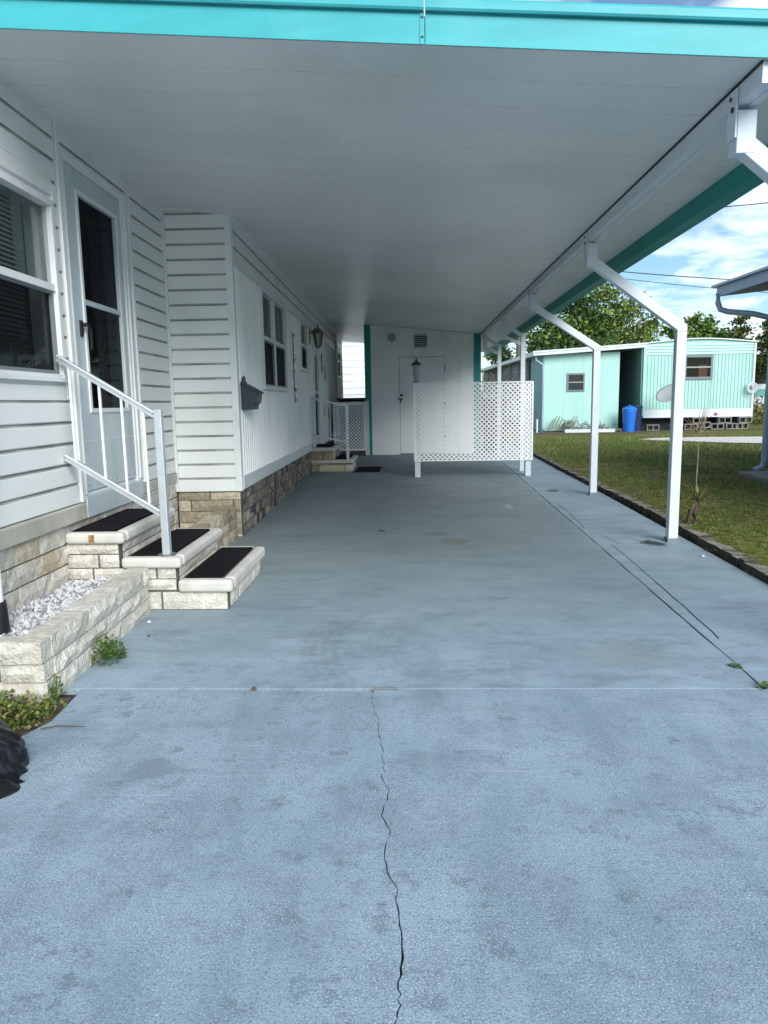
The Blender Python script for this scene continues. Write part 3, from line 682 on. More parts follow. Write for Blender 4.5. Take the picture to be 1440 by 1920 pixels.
# stone foundation of the long wall: irregular ashlar
fs = MB().box(-.2, -.003, .05, 6.0, -.15, .43).build('stone_foundation', 'gap', house)
rows = [(-.10, .005), (.012, .105), (.112, .215), (.222, .330), (.337, .428)]
cnt = 0
for (za, zb) in rows:
    y = .052
    while y < 5.6 and cnt < 290:
        l = random.choice([.08, .11, .16, .20, .13]) * random.uniform(.9, 1.15)
        if random.random() < .25 and zb - za > .08:
            zc = za + (zb - za) * random.uniform(.4, .6)
            for (a_, b_) in ((za, zc - .004), (zc + .003, zb)):
                rough_block('stone', random.choice(['st1', 'st2', 'st3', 'st4']), fs, (.006, y, a_), (0, 1, 0), (1, 0, 0), l - .008, b_ - a_, .012, .008, 3, 2); cnt += 1
        else:
            rough_block('stone', random.choice(['st1', 'st1', 'st2', 'st3', 'st4']), fs, (.006, y, za), (0, 1, 0), (1, 0, 0), l - .008, zb - za, .012, .008, 3, 2); cnt += 1
        y += l
box('foundation', 'mortar', house, -.2, .0, 6.0, VL, -.1, .43)
# house body and roof behind (seen only from the side)
box('rear_wall', 'panel', house, -6.0, -5.9, v0, VL, .3, 2.9)
box('end_wall', 'panel', house, -5.9, LW - .14, v0, v0 + .1, .3, 2.9)
box('end_wall', 'panel', house, -5.9, -.141, VL - .1, VL, .3, 2.9)
box('floor', 'darkroom', house, -5.9, LW - .2, v0 + .1, VL - .1, .3, .40)
MB().prism([(-6.2, 3.02), (-1.2, 3.25), (LW - .3, 3.10), (LW - .3, 3.06), (-1.2, 3.20), (-6.2, 2.98)], (0, v0 - .2, 0), (1, 0, 0), (0, 0, 1), (0, VL - v0 + .4, 0)).build('roof', 'roofw', house)

# ================================================================== CARPORT
def CZ(x, y): return 2.70 - .10 * x - .014 * (y - 5)          # underside of the ceiling
cp = empty('carport_roof', (0, 3.37, 2.7), label='flat carport roof with white ribbed ceiling and turquoise fascia', cat='carport')
o0 = Vector((0, 3.37, 2.7))
SK = -.065
XL, XR = -2.75, 1.83
def cpt(x, s, dz=0.0):
    y = 3.37 + s + SK * x
    return Vector((x, y, CZ(x, y) + dz)) - o0
n_pan = 57; pitch = .3048
def panel_mesh(s0, s1):
    b = MB(); w = s1 - s0
    prof = [(s0 + .0015, .012), (s0 + .0045, 0), (s0 + w * .25, 0), (s0 + w * .265, 0.0008), (s0 + w * .28, 0), (s0 + w * .5, 0), (s0 + w * .515, 0.0008), (s0 + w * .53, 0), (s0 + w * .75, 0), (s0 + w * .765, 0.0008), (s0 + w * .78, 0), (s1 - .0045, 0), (s1 - .0015, .012), (s1 - .001, .07), (s0 + .001, .07)]
    n = len(prof); A = [cpt(XL, s, z) for s, z in prof]; B = [cpt(XR, s, z) for s, z in prof]
    b.add(A + B, [(i, (i + 1) % n, n + (i + 1) % n, n + i) for i in range(n)] + [tuple(range(n)), tuple(range(n, 2 * n))[::-1]])
    return b
proto = panel_mesh(.01, .01 + pitch).build('ceiling_panel', 'ceil', cp)
for k in range(1, n_pan):
    clone(proto, cp, Vector((0, k * pitch, -.014 * k * pitch)))
rt = MB(); q = [cpt(XL, .0, .075), cpt(XR, .0, .075), cpt(XR, n_pan * pitch, .075), cpt(XL, n_pan * pitch, .075)]
rt.add([*q, *[p + Vector((0, 0, .03)) for p in q]], [(0, 3, 2, 1), (4, 5, 6, 7), (0, 1, 5, 4), (1, 2, 6, 5), (2, 3, 7, 6), (3, 0, 4, 7)]).build('roof_deck', 'roofw', cp)
# front fascia: two lengths meeting in a seam, plus the drip moulding over it
for (xa, xb) in ((XL, .046), (.052, XR + .12)):
    for nm, prof in (('fascia_board', [(0, -.004), (-.012, -.006), (-.015, .105), (-.010, .118), (0, .118)]),
                     ('drip_moulding', [(.0, .120), (-.034, .114), (-.040, .122), (-.040, .150), (-.030, .162), (.03, .168), (.03, .158), (.0, .155)])):
        n = len(prof)
        A = [cpt(xa, p, z) for p, z in prof]; B = [cpt(xb, p, z) for p, z in prof]
        MB().add(A + B, [(i, (i + 1) % n, n + (i + 1) % n, n + i) for i in range(n)] + [tuple(range(n)), tuple(range(n, 2 * n))[::-1]]).build(nm, 'cyan', cp)
A = [cpt(.030, p, z) for p, z in ((-.0155, -.008), (-.018, -.008), (-.018, .113), (-.0155, .113))]; B = [cpt(.048, p, z) for p, z in ((-.0155, -.008), (-.018, -.008), (-.018, .113), (-.0155, .113))]
MB().add(A + B, [(0, 1, 5, 4), (1, 2, 6, 5), (2, 3, 7, 6), (3, 0, 4, 7), (3, 2, 1, 0), (4, 5, 6, 7)]).build('seam_cover', 'cyan', cp)
for z_ in (.02, .095):
    MB().lathe([(.0, -.004), (.006, -.002), (.006, .002), (0, .004)], tuple(cpt(.040, -.021, z_)), 8).build('screw', 'winframe', cp)
# side fascia / gutter box at the right edge
def sweepY(name, m_, x0, x1, za, zb, ya, yb, parent=cp, dx=0.0):
    def pt(x, y, z, xr): return Vector((x, y, CZ(xr, y) + z)) - o0
    d = dx * (yb - ya)
    v = [pt(x0, ya, za, XR), pt(x1, ya, za, XR), pt(x1, ya, zb, XR), pt(x0, ya, zb, XR), pt(x0 + d, yb, za, XR), pt(x1 + d, yb, za, XR), pt(x1 + d, yb, zb, XR), pt(x0 + d, yb, zb, XR)]
    return MB().add(v, [(0, 1, 2, 3), (7, 6, 5, 4), (0, 4, 5, 1), (1, 5, 6, 2), (2, 6, 7, 3), (3, 7, 4, 0)]).build(name, m_, parent)
sweepY('side_fascia', 'teal', XR + .002, XR + .10, -.105, .12, 3.26, 20.5)
sweepY('fascia_lip', 'teal', XR + .002, XR + .115, -.112, -.106, 3.26, 20.5)
# beam
def BX(y): return 1.375 - .0085 * (y - 6.3)
ya, yb = 3.30, 15.52
def bpt(x, y, dz): return Vector((BX(y) + x, y, CZ(BX(y), y) + dz)) - o0
v = [];
BPROF = [(0, -.004), (.085, -.012), (.085, -.092), (.050, -.092), (.050, -.086), (0, -.086)]
for y in (ya, yb): v += [bpt(a_, y, b_) for a_, b_ in BPROF]
n = len(BPROF)
MB().add(v, [(i, (i + 1) % n, n + (i + 1) % n, n + i) for i in range(n)] + [tuple(range(n))[::-1], tuple(range(n, 2 * n))]).build('beam', 'post', cp)
bg = MB()
v = [bpt(a_, y, b_) for y in (ya, yb) for a_, b_ in ((-.006, .0), (0, .0), (0, -.010), (-.006, -.010))]
bg.add(v, [(0, 1, 5, 4), (1, 2, 6, 5), (2, 3, 7, 6), (3, 0, 4, 7), (0, 3, 2, 1), (4, 5, 6, 7)]).build('shadow_gap', 'gap', cp)

# posts
def near_post(y, label, px=2.15):
    t = empty('carport_post', (px, y, 0), label=label, cat='post', group='white posts along the right side of the carport')
    sx = BX(y) + .042; zb = CZ(sx, y) - .10
    w = .080
    b = MB(); h = w / 2
    b.box(-h, h, -h, h, 0, 1.735); b.build('shaft', 'post', t, .006)
    # diagonal arm mitred onto the shaft
    x1 = sx - px
    a = MB(); zl, zu = 1.735, zb - .135
    v = [(-h, -h, zl - .03), (h, -h, zl + .0), (h, h, zl + .0), (-h, h, zl - .03)]
    d = Vector((x1, 0, zu - 1.70)).normalized(); nrm = Vector((-d.z, 0, d.x)) if d.x < 0 else Vector((d.z, 0, -d.x))
    A = [(-h, -h, zl), (h, -h, zl), (h, h, zl), (-h, h, zl)]
    knee = [(-h, -h, zl + .015), (h, -h, zl + .055), (h, h, zl + .055), (-h, h, zl + .015)]
    topk = [(x1 - h * .9, -h, zu - .02), (x1 + h * .9, -h, zu + .022), (x1 + h * .9, h, zu + .022), (x1 - h * .9, h, zu - .02)]
    q = lambda i: [(i, i + 1, i + 5, i + 4), (i + 1, i + 2, i + 6, i + 5), (i + 2, i + 3, i + 7, i + 6), (i + 3, i, i + 4, i + 7)]
    a.add(A + knee + topk, q(0) + q(4) + [(3, 2, 1, 0), (8, 9, 10, 11)])
    a.build('diagonal_arm', 'post', t, .005)
    s = MB(); s.box(x1 - .0415, x1 + .0415, -.0425, .0425, zu - .045, zb - .003)
    s.build('stub', 'post', t, .004)
    br = MB(); br.box(x1 - .052, x1 - .0445, -.045, .045, zu + .02, zb + .085); br.build('strap', 'post', t)
    bo = MB(); bo.tube([(x1 - .058, .012, zb + .055), (x1 - .052, .012, zb + .055)], .009, 8).tube([(x1 - .058, -.012, zb + .005), (x1 - .052, -.012, zb + .005)], .012, 8); bo.build('bolt', 'black', t)
    ft = MB().box(-.048, .048, -.048, .048, .0, .035); ft.build('base_shoe', 'winframe', t)
    return t
near_post(3.56, 'white carport post nearest the camera, at the right edge, seen by its top arm only')
near_post(6.325, 'white cranked carport post standing nearest, bent arm reaching up to the beam')
near_post(9.20, 'second white cranked carport post, standing between the nearest post and the lattice screen')
def far_post(y, px, label):
    t = empty('carport_post', (px, y, 0), label=label, cat='post', group='white posts along the right side of the carport')
    sx = BX(y) + .04; zb = CZ(sx, y) - .09; h = .035; x1 = sx - px
    MB().box(-h, h, -h, h, 0, 2.17).build('shaft', 'post', t, .004)
    MB().box(x1 - h, x1 + h, -h, h, 2.07, zb).build('stub', 'post', t, .004)
    MB().bar((x1 + h, 0, 2.30), (-h, 0, 2.17 - .03), .05, .05).build('arm', 'post', t)
    MB().bar((x1 + h, 0, 2.11), (-h, 0, 2.00), .05, .05).build('arm', 'post', t)
    return t
far_post(12.07, 1.675, 'white carport post with two short arms just behind the lattice screen')
far_post(14.95, 1.62, 'white carport post with two short arms farthest back by the shed corner')

# ================================================================== SHED at the end
sh = empty('shed', (0, 15.56, 0), label='white storage shed with teal corner boards closing the end of the carport', cat='shed')
def CZs(x): return CZ(x, 15.56)
b = MB()
def quadwall(x0, x1, z0_, m_='panel', name='wall_panel', y=0.0, th=.05, zt=None):
    za, zb = (CZs(x0) - .005, CZs(x1) - .005) if zt is None else (zt, zt)
    v = [(x0, y, z0_), (x1, y, z0_), (x1, y, zb), (x0, y, za), (x0, y + th, z0_), (x1, y + th, z0_), (x1, y + th, zb), (x0, y + th, za)]
    return MB().add(v, [(0, 1, 2, 3), (7, 6, 5, 4), (0, 4, 5, 1), (1, 5, 6, 2), (2, 6, 7, 3), (3, 7, 4, 0)]).build(name, m_, sh)
DX0, DX1, DZ = -.34, .565, 1.985
quadwall(-.93, DX0 - .006, .0); 
quadwall(DX0 - .004, DX1 + .004, DZ + .008)
quadwall(DX1 + .006, .86, 0); quadwall(.864, 1.168, 0)
quadwall(-1.06, -.932, 0, 'teal', 'corner_board', -.012, .06); quadwall(1.170, 1.315, 0, 'teal', 'corner_board', -.012, .06)
box('back_liner', 'gap', sh, -.95, 1.18, .055, .07, 0, 2.3)
dr = box('door', 'panel', sh, DX0, DX1, -.006, .035, .025, DZ)
MB().tube([(DX0 + .03, -.02, 1.22), (DX0 + .03, -.05, 1.22)], .028, 10).build('knob', 'black', dr)
MB().box(DX0 - .04, DX0 + .06, -.018, -.007, 1.13, 1.16).box(DX0 - .0, DX0 + .03, -.03, -.018, 1.06, 1.14).build('hasp', 'brass', dr)
vt = box('vent', 'trim', sh, -.06, .245, -.012, -.002, 2.155, 2.445)
box('recess', 'gap', vt, -.035, .222, -.014, -.0122, 2.175, 2.43)
for k in range(7):
    MB().prism([(-.002, 0), (-.030, -.012), (-.031, -.008), (-.002, .006)], (-.035, -.014, 2.185 + k * .038), (0, 1, 0), (0, 0, 1), (.257, 0, 0)).build('louvre', 'trim', vt)
box('side_wall', 'panel', sh, -1.055, -.99, .05, 4.9, 0, 2.55); box('side_wall', 'panel', sh, 1.25, 1.31, .05, 4.9, 0, 2.30); box('rear_wall', 'panel', sh, -.98, 1.24, 4.85, 4.9, 0, 2.3)
fl = empty('flood_light', (-.487, 15.55, 2.43), label='twin-headed white flood light high on the shed wall beside the vent', cat='light')
MB().lathe([(.0, 0), (.055, 0), (.055, .02), (.03, .03), (0, .03)], (0, 0, 0), 14).build('mount', 'trim', fl).rotation_euler = (R(90), 0, 0)
for sgn in (-1, 1):
    h = MB().lathe([(.0, 0), (.022, .005), (.03, .04), (.052, .10), (.052, .115), (.045, .112), (.0, .09)], (0, 0, 0), 14).build('lamp_head', 'dish', fl, smooth=True)
    h.rotation_euler = (R(118), R(sgn * 30), 0); h.location = (sgn * .03, -.03, 0); h.scale = (1.45, 1.45, 1.45)

# ================================================================== LATTICES
def lattice(name, x0, x1, z0_, z1_, y, label, pitch=.070, w=.0225, th=.006, legs=(), frame=.03, toprail=.02):
    t = empty(name, ((x0 + x1) / 2, y, 0), label=label, cat='lattice screen')
    ox = (x0 + x1) / 2; X0, X1 = x0 - ox, x1 - ox
    def clip(c, s):     # line x = c + s*(z - z0_)
        za, zb = z0_, z1_
        if s > 0: za = max(za, z0_ + (X0 - c) / s); zb = min(zb, z0_ + (X1 - c) / s)
        else: za = max(za, z0_ + (X1 - c) / s); zb = min(zb, z0_ + (X0 - c) / s)
        return za, zb
    H = z1_ - z0_
    for s, yy in ((1, -th * .55), (-1, th * .55)):
        c = X0 - H if s > 0 else X0
        end = X1 if s > 0 else X1 + H
        c += pitch * .3
        while c < end:
            za, zb = clip(c, s)
            if zb - za > .02:
                MB().bar((c + s * (za - z0_), yy, za), (c + s * (zb - z0_), yy, zb), th, w, up=(0, 1, 0)).build('slat', 'lattice', t) if False else _slat(t, c, s, za, zb, z0_, yy, w, th)
            c += pitch
    f = frame
    MB().box(X0 - f * .4, X1 + f * .4, -.014, .014, z1_ - toprail, z1_).build('top_rail', 'lattice', t)
    MB().box(X0 - f * .4, X1 + f * .4, -.014, .014, z0_, z0_ + toprail * .7).build('bottom_rail', 'lattice', t)
    MB().box(X0 - f * .4, X0 + f * .4, -.0145, .0145, z0_, z1_).build('side_rail', 'lattice', t); MB().box(X1 - f * .4, X1 + f * .4, -.0145, .0145, z0_, z1_).build('side_rail', 'lattice', t)
    for lx, lz in legs: MB().box(lx - ox - .042, lx - ox + .042, .016, .10, 0, lz).build('leg', 'post', t, .004)
    return t
def _slat(t, c, s, za, zb, z0_, yy, w, th):
    d = Vector((s, 0, 1)).normalized(); n = Vector((1, 0, -s)).normalized() * (w / 2); a = Vector((c + s * (za - z0_), yy, za)); b_ = Vector((c + s * (zb - z0_), yy, zb))
    k = Vector((0, th / 2, 0)); v = [a - n - k, a + n - k, a + n + k, a - n + k, b_ - n - k, b_ + n - k, b_ + n + k, b_ - n + k]
    MB().add(v, [(3, 2, 1, 0), (4, 5, 6, 7), (0, 1, 5, 4), (1, 2, 6, 5), (2, 3, 7, 6), (3, 0, 4, 7)]).build('slat', 'lattice', t)
lattice('lattice_screen', -.035, 1.725, .245, 1.415, 11.33, 'large white diagonal lattice screen on short legs in front of the shed door', legs=((.005, 1.40), (1.675, 1.40)))
lattice('lattice_screen', -1.70, -1.075, .10, 1.10, 15.45, 'small white diagonal lattice screen between house wall and teal shed corner', pitch=.068, w=.021, legs=((-1.03, 1.12),), frame=.05, toprail=.06)
# white lantern ornament on the lattice post
lo = empty('post_ornament', (.0, 11.40, 1.42), label='small white weathered lantern ornament on the left post of the large lattice', cat='ornament')
MB().lathe([(.0, 0), (.05, 0), (.05, .02), (.025, .04), (.04, .08), (.052, .12), (.045, .2), (.06, .27), (0, .275)], (0, 0, 0), 12).build('body', 'dish', lo, smooth=False)
MB().lathe([(0.085, 0), (.06, .03), (.02, .06), (.01, .085), (.012, .10), (0, .11)], (0, 0, .262), 12).build('cap', 'leafd', lo)

# bins behind the lattices
def bin_(x, y, w, d, h, label, m_='black'):
    t = empty('trash_bin', (x, y, 0), label=label, cat='bin')
    v = []; 
    for z_, k in ((0.05, .82), (h, 1.0)):
        for a_, b_ in ((-w / 2, -d / 2), (w / 2, -d / 2), (w / 2, d / 2), (-w / 2, d / 2)): v.append((a_ * k, b_ * k, z_))
    MB().add(v, [(3, 2, 1, 0), (4, 5, 6, 7), (0, 1, 5, 4), (1, 2, 6, 5), (2, 3, 7, 6), (3, 0, 4, 7)]).build('body', m_, t, .02)
    MB().box(-w / 2 - .02, w / 2 + .02, -d / 2 - .03, d / 2, h, h + .05).build('lid', m_, t, .015)
    for s in (-1, 1): MB().tube([(s * w * .36, d * .42, .1), (s * w * .45, d * .42, .1)], .09, 14).build('wheel', 'black', t)
    return t
bin_(-1.36, 15.95, .56, .6, 1.13, 'black wheeled bin behind the small lattice screen')
bin_(1.62, 15.9, .46, .5, 1.08, 'black bin beside the shed behind the large lattice screen')

# ================================================================== FRONT STEPS
st = empty('front_steps', (-1.66, 4.36, 0), label='three-tier cream block steps leading up to the front door', cat='steps')
def sp_(x, y, z): return (x + 1.66, y - 4.36, z)
Y0, Y1 = 4.365, 5.315
core = MB()
def cb(x0, x1, y0, y1, z0_, z1_): a_ = sp_(x0, y0, z0_); b_ = sp_(x1, y1, z1_); core.box(a_[0], b_[0], a_[1], b_[1], a_[2], b_[2])
cb(-2.14, -1.165, Y0 + .012, Y1 - .01, -.02, .122); cb(-2.139, -1.475, Y0 + .012, Y1 - .01, .122, .262); cb(-2.138, -1.82, Y0 + .012, Y1 - .01, .262, .418)
core.build('core', 'mortar', st)
F, RT = (1, 0, 0), (0, 1, 0)
def frow(x0, x1, z0_, z1_, start, unit=.40): course(st, sp_(x0, Y0, z0_), F, (0, -1, 0), x1 - x0, z1_ - z0_, unit, start, ['blk1', 'blk2', 'blk2'], .06)
def rrow(x, z0_, z1_, start, unit=.40): course(st, sp_(x, Y0 + .07, z0_), RT, (1, 0, 0), Y1 - Y0 - .07, z1_ - z0_, unit, start, ['blk1', 'blk2', 'blk2'], .06)
frow(-2.14, -1.155, .005, .112, .575); rrow(-1.155, .005, .112, .22)
frow(-2.14, -1.465, .128, .192, .30); rrow(-1.465, .128, .192, .3)
frow(-1.64, -1.465, .20, .262, .4) if False else None
frow(-2.14, -1.465, .199, .262, .16); rrow(-1.465, .199, .262, .14)
frow(-2.14, -1.81, .270, .348, .20); rrow(-1.81, .270, .348, .25)
frow(-2.14, -1.81, .356, .416, .4); rrow(-1.81, .356, .416, .36)
def capset(x0, x1, z0_, z1_, y0=4.335, y1=5.345, lip=.075):
    b = .022
    def c(n, xa, xb, ya, yb):
        A, B = sp_(xa, ya, z0_), sp_(xb, yb, z1_); MB().box(A[0], B[0], A[1], B[1], A[2], B[2]).build(n, 'cap', st, b, seg=3)
    c('cap', x0, x1, y0, y0 + lip); c('cap', x1 - lip, x1, y0 + lip + .004, y1); c('cap', x0, x1 - lip - .004, y1 - .03, y1)
    A, B = sp_(x0, y0 + lip - .01, z0_), sp_(x1 - lip + .01, y1 - .02, z1_ - .012); MB().box(A[0], B[0], A[1], B[1], A[2], B[2]).build('tread', 'mortar', st)
capset(-1.46, -1.125, .116, .195); capset(-1.80, -1.435, .266, .335); capset(-2.135, -1.775, .420, .490)
A = sp_(-1.985, 4.3335, .428)
MB().box(A[0], A[0] + .035, A[1] - .0, A[1] + .004, .434, .478).build('rust_stain', 'rust', st)
def matt(x0, x1, z, label, y0=4.42, y1=5.30):
    o = MB().box(x0, x1, y0, y1, z - .010, z).build('step_mat', 'rubber'); return tag(o, label, 'mat', 'black rubber mats on the front steps')
matt(-1.435, -1.208, .197, 'black rubber mat on the lowest front step')
matt(-1.765, -1.518, .337, 'black rubber mat on the middle front step behind the rail post')
matt(-2.12, -1.858, .492, 'black rubber mat on the top front step below the door')

# ---- handrail
hr = empty('hand_rail', (-1.54, 4.425, .335), label='silver aluminium handrail rising beside the front steps', cat='railing')
b = MB().box(-.023, .023, -.023, .023, 0, .885); b.build('post', 'alu', hr, .004)
MB().lathe([(.0, 0), (.055, 0), (.055, .006), (0, .006)], (0, 0, 0), 16).build('base_flange', 'brass', hr)
def rp(x, z): return (x + 1.54, 0, z - .335)
for (xa, za, xb, zb) in ((-2.125, 1.545, -1.565, 1.20), (-2.125, .955, -1.565, .605)):
    d = (zb - za) / (xb - xa)
    MB().bar(rp(xa, za), rp(xb, zb), .034, .018).build('rail', 'alu', hr, .004)
    MB().bar(rp(xa, za - .022), rp(xb, zb - .022), .024, .018).build('rail_lip', 'alu', hr)
sl_ = (1.20 - 1.545) / .56
for x in (-2.06, -1.886, -1.758, -1.629):
    zt_ = 1.545 + sl_ * (x + 2.125) - .03; zb_ = .955 + (-.35 / .56) * (x + 2.125) + .0
    MB().box(x + 1.54 - .0065, x + 1.54 + .0065, -.0065, .0065, zb_ - .335, zt_ - .335).build('baluster', 'trim', hr)

# ================================================================== PLANTERS
pl = empty('block_planter', HM @ Vector((-.05, -3.1, 0)), (0, 0, HR[2]), label='low cream split-block planter filled with white chips beside the steps', cat='planter')
# local: x outward, y along; outer face at world x ~ -1.60 (y 2.93) .. -1.63 (y 4.3)
inv = (Matrix.Translation(pl.location) @ Euler((0, 0, HR[2])).to_matrix().to_4x4()).inverted()
pf = inv @ Vector((-1.585, 2.95, 0)); X_ = pf.x; ya = pf.y; yb = (inv @ Vector((-1.62, 4.325, 0))).y
Lp = yb - ya; WD = .125
rows = [(.142, .238, True), (.055, .135, False), (-.05, .048, False)]
for k, (za, zb, topc) in enumerate(rows):
    unit = .40
    ins = 0 if topc else .004
    course(pl, (X_ - ins, ya + .10 + .018 * k, za), (0, 1, 0), (1, 0, 0), Lp - .10 - .018 * k, zb - za, unit, (.40, .22, .36)[k], ['blk1', 'blk2'], WD, amp=.009)
    course(pl, (X_ - .9, ya + .018 * k, za), (1, 0, 0), (0, -1, 0), .9 - ins, zb - za, unit, (.13, .3, .15)[k], ['blk1', 'blk2'], .092, amp=.012)
MB().box(X_ - WD + .01, X_ - .022, ya + .05, yb, -.05, .225).box(X_ - .9, X_ - .03, ya + .06, ya + WD - .01, -.05, .225).build('core', 'mortar', pl)
# gravel fill
def chips(name, pts, label, smin=.010, smax=.026):
    V = []; Fc = []; MI = []
    for (x, y, z) in pts:
        s = random.uniform(smin, smax); o = len(V)
        r = Euler((random.uniform(0, 6), random.uniform(0, 6), random.uniform(0, 6))).to_matrix()
        base = [(1, 0, 0), (-1, .1, 0), (.1, .8, .1), (0, -.8, 0), (.1, 0, .6), (0, .1, -.6)]
        for p in base: q = r @ (Vector(p) * s * random.uniform(.7, 1.1)); V.append((x + q.x, y + q.y, z + q.z))
        for f in ((0, 2, 4), (2, 1, 4), (1, 3, 4), (3, 0, 4), (2, 0, 5), (1, 2, 5), (3, 1, 5), (0, 3, 5)): Fc.append(tuple(i + o for i in f))
        MI += [0 if random.random() < .66 else 1] * 8
    o = raw(name, V, Fc, ['chip1', 'chip2'], None, MI); return tag(o, label, 'gravel', kind='stuff')
pts = []
for _ in range(4200):
    y = random.uniform(3.06, 4.36); xr = -1.585 - .03 * (y - 2.95) / 1.4 - WD + .01
    x = random.uniform(-2.17, xr)
    hgt = .165 + .025 * noise.noise(Vector((x * 3, y * 3, 0))) + .02 * (y - 3)
    if y < 3.35 and x > -1.95 and random.random() < .8 - (y - 3.05): continue
    pts.append((x, y, hgt + random.uniform(-.012, .006)))
chips('white_gravel', pts, 'white and grey marble chips filling the block planter')
gsub = MB().add([(-2.2, 3.0, .145), (-1.68, 3.0, .145), (-1.72, 4.36, .165), (-2.2, 4.36, .165)], [(0, 1, 2, 3)]).build('planter_soil', 'soil'); tag(gsub, 'bare soil under the white planter chips', kind='structure')
# second small planter behind the steps
p2 = empty('block_planter', (-1.62, 5.36, 0), (0, 0, HR[2]), label='low block wall between the front steps and the projecting room', cat='planter')
for za, zb, s_ in ((.20, .30, .4), (.105, .193, .2), (0.0, .098, .36)):
    course(p2, (.0, .0, za), (0, 1, 0), (1, 0, 0), 1.34, zb - za, .4, s_, ['blk3', 'blk1', 'blkd'], .12)
MB().box(-.11, -.03, .01, 1.33, -.02, .290).build('core', 'mortar', p2)
for k in range(4): rough_block('block', 'blkd', p2, (-.125, .002 + k * .335, .302), (0, 1, 0), (1, 0, 0), .327, .03, .12, .003) if False else None

# black sleeve and white pipe standing in the planter
pp_ = empty('downpipe', (-2.02, 3.38, .15), label='white pipe in a black flanged base at the left edge of the planter', cat='pipe')
MB().lathe([(.0, 0), (.085, 0), (.085, .012), (.048, .016), (.042, .17), (.040, .19), (0, .19)], (0, 0, 0), 22).build('base_sleeve', 'black', pp_)
MB().lathe([(.0, .185), (.030, .185), (.030, 2.72), (0, 2.72)], (0, 0, 0), 18).build('pipe', 'trim', pp_)
for k in range(4): MB().lathe([(0, .012), (.007, .012), (.007, .018), (0, .02)], (.066 * math.cos(k * 1.57 + .5), .066 * math.sin(k * 1.57 + .5), 0), 8).build('bolt', 'dish', pp_)
pad = MB().box(-2.17, -1.86, 3.20, 3.50, .10, .158).build('concrete_pad', 'cinder'); tag(pad, 'small square concrete pad under the black pipe base', 'pad')

# ================================================================== SIDE STEPS at the far door
s2 = empty('side_steps', (-1.76, 12.29, 0), label='two-tier block steps at the far side door with dark treads', cat='steps')
MB().box(0, .66, .03, 1.0, 0, .13).box(.001, .36, .031, .999, .13, .34).build('core', 'mortar', s2)
def r2(x0, x1, za, zb, st_, unit=.42): course(s2, (x0, .02, za), (1, 0, 0), (0, -1, 0), x1 - x0, zb - za, unit, st_, ['blk1', 'blkd', 'blk3'], .05)
r2(0, .68, .005, .112, .13); r2(0, .38, .205, .335, .2); r2(0, .68, .118, .14, .3)
for x, za, zb in ((.68, .005, .112), (.38, .205, .335)): course(s2, (x, .07, za), (0, 1, 0), (1, 0, 0), .92, zb - za, .4, .3, ['blk1', 'blkd'], .05)
for (x0, x1, za, zb) in ((-.0, .70, .142, .200), (.0, .40, .340, .405)):
    MB().box(x0, x1, -.02, .06, za, zb).build('cap', 'cap', s2, .015); MB().box(x1 - .08, x1, .064, 1.0, za, zb).build('cap', 'cap', s2, .015)
    MB().box(x0, x1 - .083, .064, 1.0, za, zb - .004).build('tread', 'rubber', s2)
h2 = empty('hand_rail', (-1.15, 12.36, .2), label='thin aluminium handrail at the far side steps', cat='railing')
MB().box(-.022, .022, -.022, .022, 0, .90).build('post', 'alu', h2); MB().box(-.56, -.53, -.015, .015, .2, 1.05).build('post', 'alu', h2)
for za, zb in ((1.02, .88), (.42, .28)): MB().bar((-.60, 0, za), (0, 0, zb), .03, .025).build('rail', 'alu', h2)
for x in (-.15, -.28, -.41): MB().box(x - .006, x + .006, -.006, .006, .30 - .14 * x / .6 * 0, .90 - x * .2).build('baluster', 'alu', h2)
dm = MB().box(-1.03, -.62, 12.15, 12.95, .001, .013).build('door_mat', 'rubber'); tag(dm, 'flat black door mat lying on the concrete beside the far side steps', 'mat')

# ================================================================== THINGS ON THE HOUSE WALL
def hw(u, v, z): return HM @ Vector((u, v, z))
# letter box with curved crest and sloping lid
mb_ = empty('mailbox', hw(.016, .10, 1.16), HR, label='dark slate metal mailbox with curved crest on the ribbed wall', cat='mailbox')
prof = [(0, 0), (.30, 0), (.31, .02), (.33, .12), (.33, .21), (0, .21)]
MB().prism([(0, .0), (.105, .0), (.115, .05), (.135, .06), (.150, .15), (.02, .225), (0, .225)], (0, .0, 0), (1, 0, 0), (0, 0, 1), (0, .27, 0)).build('body', 'mailbox', mb_, .006)
MB().prism([(0, 0), (.155, -.085), (.160, -.075), (.002, .014)], (.006, -.01, .232), (1, 0, 0), (0, 0, 1), (0, .29, 0)).build('lid', 'mailbox', mb_)
crest = [(p * .78, q) for p, q in [(-.0, .22), (.0, .24), (.045, .262), (.09, .262), (.11, .29), (.15, .302), (.19, .315), (.23, .302), (.26, .290), (.28, .262), (.32, .262), (.36, .24), (.36, .22)]]
MB().prism(crest, (-.002, 0, 0), (0, 1, 0), (0, 0, 1), (.010, 0, 0)).build('crest', 'mailbox', mb_)
MB().lathe([(0, 0), (.012, 0), (.010, .006), (0, .008)], (0, 0, 0), 10).build('lock', 'dish', mb_).matrix_local = Matrix.Translation((.128, .14, .085)) @ Matrix.Rotation(R(90), 4, 'Y')
